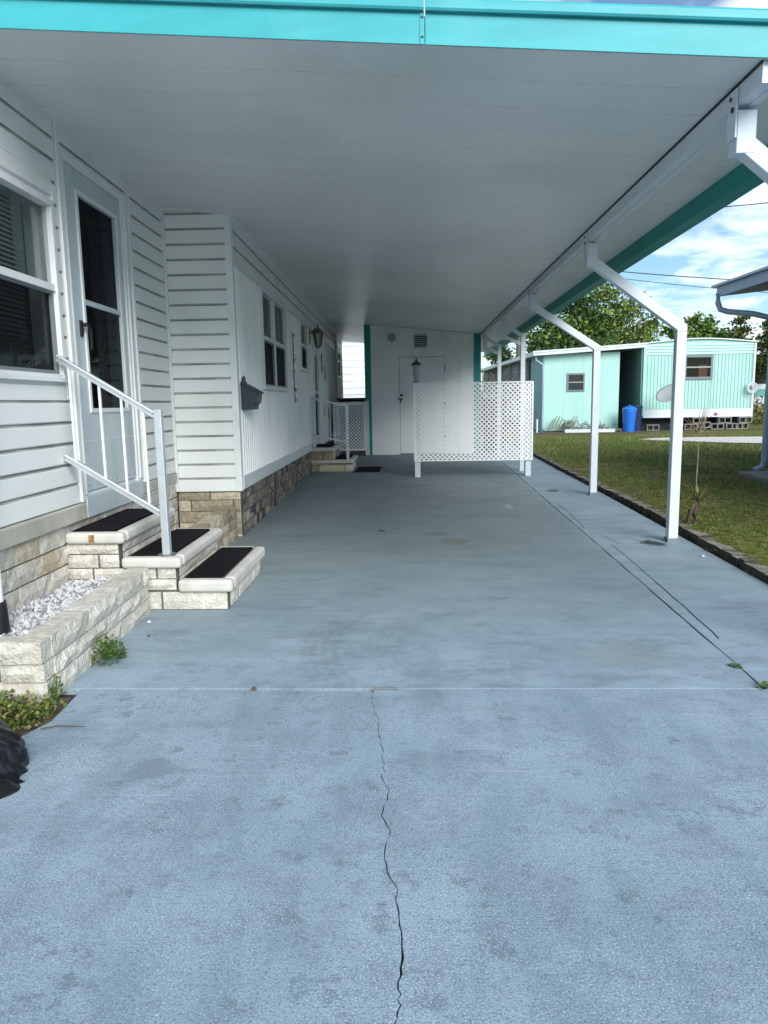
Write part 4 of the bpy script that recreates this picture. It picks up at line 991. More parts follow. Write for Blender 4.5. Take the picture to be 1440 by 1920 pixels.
# wrought vine
vn = empty('wall_art', hw(.012, 3.68, 1.22), HR, label='dark wrought metal leaf vine hanging on the white wall between two windows', cat='wall art')
pts = [(.012, .02 * math.sin(k * .55), k * .05) for k in range(20)]
MB().tube(pts, .007, 6).build('stem', 'brass', vn)
for k in range(26):
    z_ = random.choice([.05, .12, .16, .35, .42, .55, .62, .72, .78, .88]) + random.uniform(-.03, .05); s_ = random.choice((-1, 1)); l = random.uniform(.04, .10); y_ = .02 * math.sin(z_ / .05 * .55); o_ = random.uniform(.01, .045); u_ = random.uniform(-.03, .07)
    MB().add([(.012, y_, z_), (o_, y_ + s_ * l * .4, z_ + u_ * .5 + .015), (o_ * 1.1, y_ + s_ * l, z_ + u_), (o_ * .7, y_ + s_ * l * .55, z_ + u_ * .5 - .012)], [(0, 1, 2, 3), (3, 2, 1, 0)]).build('leaf', 'winframe', vn)
# carriage lantern
ln = empty('wall_lantern', hw(.0, 5.82, 2.15), HR, label='old brass and glass carriage lantern on the wall near the side door', cat='lantern')
MB().box(0, .02, -.05, .05, .02, .30).build('back_plate', 'brass', ln, .005); MB().tube([(.02, 0, .2), (.09, 0, .26), (.15, 0, .30), (.15, 0, .28)], .010, 8).build('arm', 'brass', ln)
MB().lathe([(.035, -.02), (.05, 0), (.085, .20), (.085, .20)], (.15, 0, 0), 6).build('glass_body', 'lampglass', ln)
MB().lathe([(.0, -.05), (.02, -.04), (.045, -.02), (.05, .0), (.03, .002)], (.15, 0, 0), 6).build('bottom_cap', 'brass', ln)
MB().lathe([(.105, .20), (.10, .215), (.06, .26), (.03, .28), (.012, .30), (.018, .33), (0, .36)], (.15, 0, 0), 6).build('top_cap', 'brass', ln)
for k in range(6):
    a_ = k * math.pi / 3; MB().tube([(.15 + .05 * math.cos(a_), .05 * math.sin(a_), 0), (.15 + .086 * math.cos(a_), .086 * math.sin(a_), .20)], .005, 5).build('rib', 'brass', ln)
# hanging chime
ch = empty('wind_chime', hw(.16, 6.25, 2.05), HR, label='loop-shaped wind chime hanging below the carriage lantern', cat='wind chime')
MB().tube([(0, -.05, 0), (0, -.05, -.27), (0, -.03, -.31), (0, .0, -.325), (0, .03, -.31), (0, .05, -.27), (0, .05, 0)], .007, 6).build('loop', 'brass', ch)
# small things on the wall beyond the door
for (v_, z_, h_, lab) in ((8.2, 1.60, .34, 'thin dark metal ornament on the far wall past the side door'),):
    t = empty('wall_ornament', hw(.012, v_, z_), HR, label=lab, cat='ornament')
    MB().tube([(.01, 0, 0), (.012, .03, h_ * .3), (.012, -.02, h_ * .6), (.01, 0, h_)], [.006, .014, .012, .005], 6).build('stem', 'brass', t)
    MB().box(.0, .02, -.04, .04, h_ * .85, h_ * .97).build('bracket', 'dish', t)
hb = empty('hanging_bow', hw(.10, 7.9, 1.02), HR, label='black bow-shaped ornament hanging behind the far handrail', cat='ornament')
for s in (-1, 1):
    MB().add([(0, 0, 0), (.0, s * .16, .11), (.02, s * .19, 0), (0, s * .13, -.12), (.03, s * .09, 0)], [(0, 1, 4), (1, 2, 4), (2, 3, 4), (3, 0, 4), (0, 3, 2, 1)]).build('loop', 'black', hb)

# ================================================================== PLANTS NEAR
def leafcluster(name, c, r, n, size, mats, label, cat, hscale=1.0, up=.4, kind=None, stems=0):
    V = []; Fc = []; MI = []
    for _ in range(n):
        a_ = random.uniform(0, 6.283); rr = r * math.sqrt(random.random()); h = random.random() * hscale * (1 - (rr / r) ** 2 * .6)
        x, y, z = c[0] + rr * math.cos(a_), c[1] + rr * math.sin(a_), c[2] + h
        s = size * random.uniform(.6, 1.3); d = Vector((math.cos(a_) + random.uniform(-.8, .8), math.sin(a_) + random.uniform(-.8, .8), random.uniform(-.1, up + .4))).normalized()
        u = d.cross(Vector((random.uniform(-.4, .4), random.uniform(-.4, .4), 1))).normalized() * s * .32; o = len(V); p = Vector((x, y, z))
        V += [p, p + d * s * .5 + u, p + d * s, p + d * s * .5 - u]; Fc += [(o, o + 1, o + 2, o + 3)]; MI.append(random.randrange(len(mats)))
    t = empty(name, c, label=label, cat=cat)
    V = [(v[0] - c[0], v[1] - c[1], v[2] - c[2]) for v in V]
    raw('foliage', V, Fc, mats, t, MI)
    st_ = MB()
    for k in range(9):
        a_ = k * .7; st_.tube([(0, 0, -.01), (r * .45 * math.cos(a_), r * .45 * math.sin(a_), hscale * .5), (r * .8 * math.cos(a_), r * .8 * math.sin(a_), hscale * .75)], [.003, .002, .001], 5)
    st_.build('stems', 'leaf', t)
    return t
leafcluster('weed', (-1.56, 3.50, 0), .085, 520, .022, ['leaf', 'leafb', 'leaf'], 'bright green clump of weeds growing at the foot of the planter wall', 'weed', .13)
leafcluster('weed', (-1.59, 3.02, 0), .04, 60, .02, ['leaf', 'leafb'], 'tiny weed in the planter joint near its front corner', 'weed', .12)
leafcluster('weed', (-1.83, 3.14, .16), .09, 90, .022, ['leaf', 'leafb', 'dry'], 'small weeds sprouting inside the planter by the black pipe base', 'weed', .05)
leafcluster('weed', (1.50, 3.15, 0), .032, 60, .014, ['leaf', 'leafb'], 'small weed in the concrete joint at the right edge', 'weed', .02)
leafcluster('weed', (1.478, 3.40, 0), .022, 40, .015, ['leafd', 'leaf'], 'mossy tuft in the long joint at lower right', 'weed', .012)
leafcluster('weed', (2.43, 5.9, 0.0), .12, 60, .03, ['dry', 'leaf', 'orange'], 'dry leaves heaped against the brick edging beside the nearest post', 'leaves', .04)
# ground cover in the soil corner
V = []; Fc = []; MI = []
for _ in range(9000):
    x = random.uniform(-2.4, -1.50); y = random.uniform(2.35, 2.95)
    if x > -1.62 + (y - 2.4) * .28: continue
    dens = noise.noise(Vector((x * 5, y * 5, 1))) + .35
    if random.random() > dens + .55: continue
    s = random.uniform(.012, .026); d = Vector((random.uniform(-1, 1), random.uniform(-1, 1), random.uniform(.1, 1))).normalized(); u = d.cross(Vector((0, .3, 1))).normalized() * s * .4
    p = Vector((x, y, random.uniform(-.002, .05 + .04 * dens))); o = len(V); V += [p, p + d * s * .5 + u, p + d * s, p + d * s * .5 - u]; Fc.append((o, o + 1, o + 2, o + 3)); MI.append(random.choice([0, 0, 1, 2, 2]))
tag(raw('ground_cover', [tuple(v) for v in V], Fc, ['leaf', 'leafb', 'dry'], None, MI), 'low green and brown creeping weeds on the soil by the planter corner', 'ground cover', kind='stuff')
tw = MB().tube([(-1.50, 2.72, .006), (-1.44, 2.735, .012), (-1.37, 2.74, .008), (-1.33, 2.745, .004)], [.003, .003, .002, .001], 5).build('twig', 'bark'); tag(tw, 'thin twig lying on the concrete beside the creeping weeds', 'twig')

# black rubbish bag
V = []; Fc = []; NA, NZ = 150, 60
for j in range(NZ + 1):
    t_ = j / NZ; z = .30 * t_ ** 1.1
    r0 = .40 * (1 - t_) ** .8 * .55 + .22 * (1 - t_ ** 3) + .012
    for i in range(NA):
        a_ = 2 * math.pi * i / NA; c_, s_ = math.cos(a_), math.sin(a_)
        f_ = noise.noise(Vector((c_ * 2.2, s_ * 2.2, t_ * 1.6))) * .14 + abs(noise.noise(Vector((c_ * 7, s_ * 7, t_ * 3 + 5)))) * -.10 + noise.noise(Vector((c_ * 18, s_ * 18, t_ * 9))) * .03
        f_ += .05 * math.sin(a_ * 11 + 4 * noise.noise(Vector((c_, s_, t_ * 2)))) * t_
        rr = r0 * (1 + f_)
        if t_ < .12 and abs(a_ - 6.1) < .35: rr += .05 * (1 - t_ / .12)
        zz2 = max(0.0, z + (.02 * noise.noise(Vector((c_ * 5, s_ * 5, t_ * 6))) if j else 0))
        V.append((rr * c_ * .95, rr * s_ * .8, zz2))
for j in range(NZ):
    for i in range(NA):
        k = (i + 1) % NA; Fc.append((j * NA + i, j * NA + k, (j + 1) * NA + k, (j + 1) * NA + i))
Fc.append(tuple(range(NZ * NA, (NZ + 1) * NA)))
o = raw('rubbish_bag', V, Fc, ['bag']); o.data.polygons.foreach_set('use_smooth', [True] * len(o.data.polygons)); o.location = (-1.82, 2.34, .003)
tag(o, 'black plastic rubbish bag slumped at the left edge of the driveway', 'bag')

# ================================================================== LAWN GRASS
V = []; Fc = []; MI = []
def blade(x, y, z, h, w, m_):
    a_ = random.uniform(0, 6.283); lx, ly = random.uniform(-.5, .5) * h, random.uniform(-.5, .5) * h; c, s = math.cos(a_) * w, math.sin(a_) * w; o = len(V)
    V.extend([(x - c, y - s, z), (x + c, y + s, z), (x + lx, y + ly, z + h)]); Fc.append((o, o + 1, o + 2)); MI.append(m_)
random.seed(11)
for _ in range(150000):
    y = 3.4 + 17 * random.random() ** 1.5; x = 2.40 + (1.2 + y * .5) * random.random()
    if x < cx_(y) + .10: continue
    n1 = noise.noise(Vector((x * .9, y * .6, 3))) ; n2 = noise.noise(Vector((x * 4, y * 4, 9)))
    if y > 16.9 + max(0, 8 - x) * 1.1 and y < 20.2 and x > 5.8: continue
    if n1 + .5 * n2 < -.22 and random.random() < .7: continue
    sc_ = .6 + y / 14
    m_ = 2 if random.random() < .24 - n1 * .4 else (1 if random.random() < .42 + n2 * .3 else 0)
    blade(x, y, -.055, random.uniform(.022, .05) * sc_ * .85, random.uniform(.003, .006) * sc_, m_)
tag(raw('grass', V, Fc, ['leaf', 'leafb', 'dry'], None, MI), 'short patchy green lawn grass beyond the brick edging', 'grass', kind='stuff')
gv = MB().add([(2.33, 3.2, -.035), (8, 3.2, -.04), (8, 20, -.05), (2.33, 20, -.035)], [(0, 1, 2, 3)]).build('lawn_edge', 'lawn'); tag(gv, 'lawn soil beside the edging', kind='structure')

# spiky orange cordyline by the near post
cd = empty('spiky_plant', (2.72, 7.35, -.05), label='spiky orange-brown cordyline with dark stem beside the nearest post', cat='plant')
MB().tube([(0, 0, 0), (-.01, .0, .12), (.02, 0, .24)], [.035, .028, .02], 8).build('stem', 'bark', cd); MB().tube([(-.06, .02, 0), (-.05, .0, .16)], [.03, .02], 7).build('stem', 'bark', cd)
for k in range(54):
    a_ = k * 2.4; l = random.uniform(.16, .32); el = random.uniform(-.1, 1.2); d = Vector((math.cos(a_) * math.cos(el), math.sin(a_) * math.cos(el), math.sin(el))); u = d.cross(Vector((0, 0, 1))).normalized() * .0065
    p = Vector((.02, 0, .24)); q = p + d * l * .55; e = p + d * l + Vector((0, 0, -.25 * l * math.cos(el)))
    MB().add([p - u * .6, p + u * .6, q + u, q - u, e], [(0, 1, 2, 3), (3, 2, 4)]).build('leaf', random.choice(['orange', 'dry', 'dry', 'leafo', 'leafo']), cd)
sk = MB().tube([(2.80, 7.6, -.05), (2.81, 7.6, .75)], .006, 6).build('garden_stake', 'wood'); tag(sk, 'thin upright stake behind the spiky orange plant', 'stake')

# ================================================================== MINT MOBILE HOME
mh = empty('mobile_home', (7.1, 24, -.05), label='mint green mobile home with ribbed end wall and side lean-to across the lawn', cat='mobile home')
def mo(x, y, z): return Vector((x - 7.1, y - 24, z + .05))
def mbx(name, m_, x0, x1, y0, y1, z0_, z1_, parent=None, bev=0.0):
    a_, b_ = mo(x0, y0, z0_), mo(x1, y1, z1_); return MB().box(a_.x, b_.x, a_.y, b_.y, a_.z, b_.z).build(name, m_, parent or mh, bev)
def arch(x): 
    t_ = (x - 7.06) / 3.36; return 2.60 + .125 * math.sin(math.pi * min(max(t_, 0), 1))
b = MB(); n = 12
prof = [(7.06, .40)] + [(10.44, .40)] + [(10.44 - 3.38 * k / n, arch(10.44 - 3.38 * k / n)) for k in range(n + 1)]
body = MB().prism([(p - 7.1, q + .05) for p, q in prof], (0, 0.02, 0), (1, 0, 0), (0, 0, 1), (0, 12, 0)).build('body', 'mint', mh)
rf = MB(); top_ = [(10.50 - 3.50 * k / n, arch(10.50 - 3.50 * k / n)) for k in range(n + 1)]
rf.prism([(p - 7.1, q + .055) for p, q in top_] + [(p - 7.1, q + .09) for p, q in top_[::-1]], (0, -.06, 0), (1, 0, 0), (0, 0, 1), (0, 12.1, 0)).build('roof', 'roofw', mh)
# ribbed end wall sheets
WX0, WX1, WZ0, WZ1 = 8.33, 9.15, 1.53, 2.215
def rib2(x0, x1, z0_, z1_):
    prof = [(x0, .02)]; x = x0
    while x < x1 - .001:
        e = min(x + .105, x1); prof += [(x + .002, -.004), (x + (e - x) * .5, -.004), (x + (e - x) * .62, -.022), (x + (e - x) * .85, -.022), (e - .001, -.004)]; x = e
    prof += [(x1, .02)]
    MB().prism([(p - 7.1, q) for p, q in prof], (0, 0, z0_ + .05), (1, 0, 0), (0, 1, 0), (0, 0, z1_ - z0_)).build('ribbed_panel', 'mint', mh)
rib2(7.13, WX0 - .03, .60, 2.255); rib2(WX0 - .029, WX1 + .03, .60, WZ0 - .04); rib2(WX1 + .031, 10.40, .60, 2.255)
for k in range(4):
    z_ = 2.262 + k * .088; x1 = 10.42; MB().prism([(0.02, 0), (-.02, .004), (-.006, .080), (.02, .086)], mo(7.10, 24, z_), (0, 1, 0), (0, 0, 1), (x1 - 7.12, 0, 0)).build('siding_board', 'mint', mh)
mbx('corner_trim', 'mint', 7.06, 7.125, 23.965, 24.02, .40, 2.59); mbx('corner_trim', 'roofw', 10.405, 10.47, 23.965, 24.02, .25, 2.58)
mbx('skirt_band', 'roofw', 7.10, 10.43, 23.97, 24.015, .36, .595); mbx('skirt_lip', 'roofw', 7.09, 10.44, 23.95, 24.0, .335, .372)
wn_ = mbx('window', 'darkroom', WX0, WX1, 23.99, 24.015, WZ0, WZ1)
fb = MB()
def bxm(b, x0, x1, y0, y1, z0_, z1_): a_, c_ = mo(x0, y0, z0_), mo(x1, y1, z1_); b.box(a_.x, c_.x, a_.y, c_.y, a_.z, c_.z)
bxm(fb, WX0 - .03, WX0 + .04, 23.95, 24.0, WZ0 - .03, WZ1 + .03); bxm(fb, WX1 - .04, WX1 + .03, 23.95, 24.0, WZ0 - .03, WZ1 + .03); bxm(fb, WX0 + .04, WX1 - .04, 23.951, 24.0, WZ1 - .04, WZ1 + .03); bxm(fb, WX0 + .04, WX1 - .04, 23.951, 24.0, WZ0 - .03, WZ0 + .05)
fb.build('frame', 'winframe', wn_)
fb = MB(); bxm(fb, WX0 + .04, WX1 - .04, 23.955, 23.985, 1.855, 1.895); fb.build('rail', 'dish', wn_)
fb = MB(); bxm(fb, WX0 + .42, WX0 + .68, 23.972, 23.988, 1.58, 1.95); fb.build('shade', 'terra', wn_)
fb = MB(); bxm(fb, WX0 + .04, WX1 - .04, 23.962, 23.966, WZ0 + .05, WZ1 - .04); fb.build('pane', 'glass', wn_)
# dark recess between the two parts
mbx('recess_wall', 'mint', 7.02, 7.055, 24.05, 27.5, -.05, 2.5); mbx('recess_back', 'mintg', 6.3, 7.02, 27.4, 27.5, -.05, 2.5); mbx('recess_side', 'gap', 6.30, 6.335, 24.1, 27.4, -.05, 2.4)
mbx('conduit', 'dish', 6.42, 6.46, 26.2, 26.26, .9, 1.9)
# flat-panelled lean-to
def lz(x): return 2.33 + (x - 4.02) * .0  # top of the wall
panels = [(4.045, 4.62), (4.623, 5.22), (5.223, 5.80), (5.803, 6.335)]
for x0, x1 in panels:
    for (za, zb) in ((-.05, 2.36),):
        if x0 < 4.7 < x1 or x0 < 5.25 < x1: pass
        mbx('wall_panel', 'mint', x0, x1, 24.0, 24.03, za + .02, zb + .02 * (x0 - 4))
mbx('corner_trim', 'mint', 4.0, 4.043, 23.99, 24.03, 0, 2.36)
ww = mbx('window', 'winframe', 4.71, 5.26, 23.965, 23.998, 1.20, 1.765)
mbx('sash', 'gap', 4.765, 5.215, 23.955, 23.963, 1.50, 1.715, ww); mbx('sash', 'gap', 4.765, 5.215, 23.955, 23.963, 1.25, 1.465, ww); mbx('rail', 'dish', 4.765, 5.215, 23.95, 23.96, 1.468, 1.497, ww)
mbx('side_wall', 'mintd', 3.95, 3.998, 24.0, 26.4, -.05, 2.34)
# its roof: a sloping slab with white fascia, then running far back as an open carport
rv = [mo(3.62, 23.70, 2.31), mo(7.05, 23.70, 2.50), mo(7.05, 46, 2.50), mo(3.62, 46, 2.31)]
MB().add([*rv, *[p + Vector((0, 0, .13)) for p in rv]], [(3, 2, 1, 0), (4, 5, 6, 7), (0, 1, 5, 4), (1, 2, 6, 5), (2, 3, 7, 6), (3, 0, 4, 7)]).build('lean_to_roof', 'roofw', mh)
rv = [mo(3.60, 23.68, 2.40), mo(7.06, 23.68, 2.59), mo(7.06, 23.72, 2.59), mo(3.60, 23.72, 2.40)]
MB().add([*rv, *[p + Vector((0, 0, .05)) for p in rv]], [(3, 2, 1, 0), (4, 5, 6, 7), (0, 1, 5, 4), (1, 2, 6, 5), (2, 3, 7, 6), (3, 0, 4, 7)]).build('roof_edge', 'roofw', mh)
MB().tube([mo(3.72, 23.9, 2.30), mo(3.74, 23.9, 2.17), mo(3.86, 23.94, 2.10), mo(3.96, 23.95, 2.02), mo(3.97, 23.95, .05)], .035, 8).build('downspout', 'gutter', mh)
mbx('rear_screen', 'soffit', 3.98, 4.03, 27.0, 45, 1.1, 2.32); mbx('rear_screen_base', 'roofw', 3.97, 4.02, 27.0, 45, 0, 1.1)
for y_ in (27.0, 29.5, 32, 35, 38, 41.5, 45): mbx('support', 'dish', 3.90, 3.96, y_, y_ + .06, 0, 2.3)
for k in range(3): mbx('louvre_frame', 'dish', 3.94, 3.975, 27.1, 36, 1.35 + k * .3, 1.375 + k * .3)
mbx('dark_gap_panel', 'gap', 4.0, 4.05, 26.4, 27.0, -.05, 2.3)
mbx('underfloor', 'gap', 7.15, 10.35, 24.4, 35.8, -.05, .40)
mbx('reflector', 'red', 9.30, 9.38, 23.935, 23.95, .385, .46)
# cinder block piers in front
def cinder(x, y, z, label, rot=0.0):
    t = MB(); L_, D, H = .39, .19, .19
    t.box(-L_ / 2, L_ / 2, -D / 2, D / 2, 0, .03).box(-L_ / 2, L_ / 2, -D / 2, D / 2, H - .03, H)
    for xx in (-L_ / 2, -.016, L_ / 2 - .032): t.box(xx, xx + .032, -D / 2 + .001, D / 2 - .001, .03, H - .03)
    o = t.build('cinder_block', 'cinder'); o.location = (x, y, z); o.rotation_euler = (0, 0, rot); return tag(o, label, 'cinder block', 'cinder blocks below the mint mobile home')
cinder(7.33, 23.75, -.05, 'cinder block beside the blue barrel, hollows showing'); cinder(8.05, 23.85, -.05, 'cinder block behind the satellite dish pole', .2)
for k, (x, z) in enumerate(((8.55, -.05), (8.95, .0), (9.36, -.05), (9.8, -.05), (9.58, .14), (10.2, .14), (8.8, .14), (10.1, -.05))):
    cinder(x, 23.9, z, ['cinder block low under the window of the mint mobile home', 'cinder block left of the middle of the pier row under the mint home', 'cinder block in the middle of the row under the mint home', 'cinder block right of the middle in the lower row under the mint home',
        'upper cinder block in the middle of the row under the mint home', 'upper cinder block at the right end under the mint home', 'upper cinder block under the window of the mint mobile home', 'lower cinder block at the right end under the mint home'][k], random.uniform(-.1, .1))
# blue barrel
bb = empty('barrel', (6.50, 23.35, -.05), label='bright blue plastic barrel bin standing in the dark gap of the mint home', cat='barrel')
MB().lathe([(.0, 0), (.185, 0), (.19, .03), (.215, .40), (.235, .62), (.245, .63), (.245, .70), (0, .70)], (0, 0, 0), 24).build('body', 'bin', bb, smooth=False)
MB().lathe([(.25, 0), (.25, .03), (.20, .08), (.10, .12), (.04, .125), (.035, .15), (0, .15)], (0, 0, .70), 24).build('lid', 'bin', bb)
nb = empty('barrel', (6.82, 23.75, -.05), label='dark navy bin half hidden behind the bright blue barrel', cat='barrel')
MB().lathe([(.0, 0), (.16, 0), (.19, .72), (.20, .74), (0, .75)], (0, 0, 0), 20).build('body', 'navy', nb); MB().lathe([(.20, .0), (.17, .05), (0, .07)], (0, 0, .745), 20).build('lid', 'navy', nb)
# satellite dish
sd_ = empty('satellite_dish', (7.70, 22.9, -.05), label='grey satellite dish tilted on a pole before the mint home', cat='satellite dish')
MB().tube([(0, 0, 0), (0, 0, .98)], .028, 10).build('pole', 'dish', sd_)
b = MB(); prof = [(.02 + .40 * k / 6, .10 * (k / 6) ** 2) for k in range(7)]; b.lathe(prof + [(p, q - .012) for p, q in prof[::-1]], (0, 0, 0), 26)
dd = b.build('reflector', 'dish', sd_, smooth=True); dd.scale = (1, .85, 1); dd.location = (-.14, -.05, 1.10); dd.rotation_euler = (R(38), R(-24), R(-12))
MB().tube([(0, 0, .98), (-.06, -.02, 1.06)], .03, 8).build('bracket', 'winframe', sd_); MB().tube([(0, -.02, .95), (.02, -.35, 1.05), (-.02, -.48, 1.20)], .012, 6).build('feed_arm', 'winframe', sd_); MB().box(-.06, .02, -.53, -.45, 1.18, 1.25).build('feed_horn', 'dish', sd_)
# hose reel at the corner
hz_ = empty('hose_reel', (10.35, 23.85, 1.22), label='white coiled hose reel on the right corner of the mint home', cat='hose reel')
b = MB()
for k in range(3):
    r = .16 - k * .035; b.tube([(r * math.cos(t_ * math.pi / 8), -.03 + k * .02, r * math.sin(t_ * math.pi / 8)) for t_ in range(17)], .014, 6)
b.build('hose', 'roofw', hz_); MB().tube([(0, -.06, 0), (0, .12, 0)], .04, 10).build('hub', 'dish', hz_)
# scrap trellis pile against the lean-to
tr = empty('trellis', (4.5, 23.6, -.05), label='grey scrap trellis sections leaning in a heap against the mint lean-to', cat='trellis')
random.seed(5)
for k in range(9): x = k * .09; MB().bar((x - .45, -.10, .05), (x - .20, .18, .42 + .08 * math.sin(k)), .022, .018).build('slat', 'wood', tr)
for k in range(5): MB().bar((-.50 + k * .05, -.12, .10 + k * .07), (.42, .06 + k * .02, .06 + k * .07), .02, .016).build('slat', 'wood', tr)
br_ = MB()
for k in range(170):
    x = random.uniform(-.1, 1.75); h = .30 * (1 - x / 1.9) + .05; p = Vector((x, random.uniform(-.25, .2), random.uniform(0, h))); d = Vector((random.uniform(-1, 1), random.uniform(-.5, .5), random.uniform(-.2, .6))).normalized() * random.uniform(.06, .18)
    br_.bar(p - d, p + d, .014, .014)
tag(br_.build('brush_pile', 'wood'), 'pile of grey sticks against the base of the mint lean-to', 'brush pile', kind='stuff').location = (4.6, 23.6, -.04)
pk = MB().box(0, 1.5, 0, .05, 0, .10).build('white_board', 'roofw', None); pk.location = (4.55, 23.3, -.05); pk.rotation_euler = (0, 0, R(-3)); tag(pk, 'white board lying along the base of the mint lean-to', 'board')
for x_, lab in ((3.62, 'white plastic pipe stub at the left corner of the mint lean-to'), ):
    o = MB().tube([(0, 0, 0), (0, 0, .42)], .03, 8).build('pipe_stub', 'roofw'); o.location = (x_ + .12, 23.6, -.05); tag(o, lab, 'pipe')
dirt = MB().add([(2.9, 22.6, -.047), (6.4, 22.5, -.047), (7.2, 23.5, -.047), (10.6, 23.4, -.047), (10.6, 24.4, -.047), (2.9, 24.4, -.047)], [(0, 1, 2, 3, 4, 5)]).build('dirt_strip', 'soil'); tag(dirt, 'brown bare dirt along the base of the mint home', kind='structure')
pth = MB(); 
top_p = [(5.7, 19.6), (6.3, 20.0), (7.2, 20.1), (8.5, 20.0), (10.5, 19.7), (13, 19.4)]; bot_p = [(5.9, 19.2), (6.6, 18.6), (7.4, 17.9), (8.6, 17.3), (10.5, 17.0), (13, 16.8)]
pth.add([(x, y, -.030) for x, y in bot_p] + [(x, y, -.030) for x, y in top_p], [(i, i + 1, 6 + i + 1, 6 + i) for i in range(5)]); tag(pth.build('shell_path', 'shell'), 'white shell path crossing the lawn', kind='structure')
for k, (x, y, r_) in enumerate(((8.3, 17.1, 12), (8.6, 16.7, 4))):
    o = MB().box(-.55, .55, -.06, .06, 0, .04).build('plank', 'wood'); o.location = (x, y, -.04 + .02 * k); o.rotation_euler = (0, 0, R(r_)); tag(o, ['grey scrap plank lying beside the white shell path', 'second grey scrap plank nearer the camera by the shell path'][k], 'plank')
# straggly bare plants in front of the home
for k, (x, y, h, lab) in enumerate(((8.2, 22.2, .75, 'straggly bare shrub with thin fanned stems before the mint home'),)):
    t = empty('bare_shrub', (x, y, -.05), label=lab, cat='shrub'); 
    for j in range(14):
        a_ = random.uniform(-1.1, 1.1); MB().tube([(0, 0, 0), (math.sin(a_) * h * .5, random.uniform(-.1, .1), h * .55 * math.cos(a_)), (math.sin(a_) * h * .95, random.uniform(-.2, .2), h * math.cos(a_))], [.012, .008, .003], 5).build('stem', random.choice(['dry', 'wood', 'bark']), t)

# ================================================================== RIGHT NEIGHBOUR with eave and downspout
rn = empty('neighbour_house', (5.33, 11.75, 0), label='blue house at the right edge with grey eave, gutter downspout', cat='house')
def rb(name, m_, x0, x1, y0, y1, z0_, z1_, bev=0.0): return MB().box(x0 - 5.33, x1 - 5.33, y0 - 11.75, y1 - 11.75, z0_, z1_).build(name, m_, rn, bev)
rb('wall', 'bluewall', 5.40, 9.5, 4.0, 11.75, .33, 2.62); rb('crawl_space', 'gap', 5.45, 9.4, 4.1, 11.65, -.05, .33)
v = [(4.70, 3.6, 2.70), (4.70, 12.15, 2.66), (9.7, 12.15, 3.15), (9.7, 3.6, 3.15)]
v = [(a_ - 5.33, b_ - 11.75, c_) for a_, b_, c_ in v]
MB().add(v + [(a_, b_, c_ + .02) for a_, b_, c_ in v], [(3, 2, 1, 0), (4, 5, 6, 7), (0, 1, 5, 4), (1, 2, 6, 5), (2, 3, 7, 6), (3, 0, 4, 7)]).build('soffit', 'soffit', rn)
MB().add([(a_, b_, c_ + .022) for a_, b_, c_ in v] + [(a_, b_, c_ + .13) for a_, b_, c_ in v], [(3, 2, 1, 0), (4, 5, 6, 7), (0, 1, 5, 4), (1, 2, 6, 5), (2, 3, 7, 6), (3, 0, 4, 7)]).build('roof', 'greyroof', rn)
rb('fascia', 'greyroof', 4.66, 4.698, 3.6, 12.17, 2.655, 2.80); rb('drip_edge', 'gutter', 4.60, 4.70, 3.55, 12.25, 2.802, 2.835)
MB().tube([(4.66 - 5.33, .35, 2.70), (4.66 - 5.33, .35, 2.56), (4.70 - 5.33, .34, 2.46), (4.80 - 5.33, .30, 2.42), (5.1 - 5.33, .1, 2.36), (5.28 - 5.33, .02, 2.30), (5.35 - 5.33, -.02, 2.2), (5.34 - 5.33, -.02, .16), (5.31 - 5.33, -.03, .05), (5.18 - 5.33, -.06, .0)], .045, 8).build('downspout', 'gutter', rn)
rb('lattice_vent', 'winframe', 5.405, 5.43, 8.0, 11.6, .0, .30)
# concrete pad, pebbly
pdm = MB().box(4.78, 6.3, 9.95, 11.35, -.08, .03).build('concrete_pad', 'cinder', bevel=.02); tag(pdm, 'rough grey concrete pad below the downspout of the blue house', 'pad')
o = MB().box(-.12, .12, -.1, .1, 0, .07).build('paver', 'cinder', bevel=.015); o.location = (4.95, 8.9, -.05); tag(o, 'small loose grey paver in the grass at the right edge', 'paver')

# ================================================================== FAR HOUSE seen past the shed, and others
wh = empty('far_house', (-3.5, 24.0, 0), label='bright white horizontally sided house seen past the teal shed corner', cat='house')
MB().box(-4, 2.8, .02, 6, 0, 3.0).build('wall', 'farwhite', wh)
for k in range(13): MB().prism([(0.02, 0), (-.03, .0), (-.004, .212), (.02, .212)], (-4, 0, .15 + k * .215), (0, 1, 0), (0, 0, 1), (6.8, 0, 0)).build('siding_board', 'farwhite', wh)
MB().box(-4.2, 3.0, -.25, 6.2, 2.98, 3.12).build('roof', 'roofw', wh)
bh = empty('far_house', (13.5, 38, 0), label='pale house with dark window beyond the right corner of the mint home', cat='house')
MB().box(-4.5, 4, 0, 6, 0.3, 2.55).build('wall', 'roofw', bh); w_ = MB().box(2.9, 4.0, -.02, 0, 1.35, 2.3).build('window', 'gap', bh); MB().box(-4.7, 4.3, -.4, 6.3, 2.55, 2.75).build('roof', 'dish', bh); MB().box(2.6, 4.0, -.03, -.005, .75, 1.1).build('stripe_panel', 'mintg', bh)
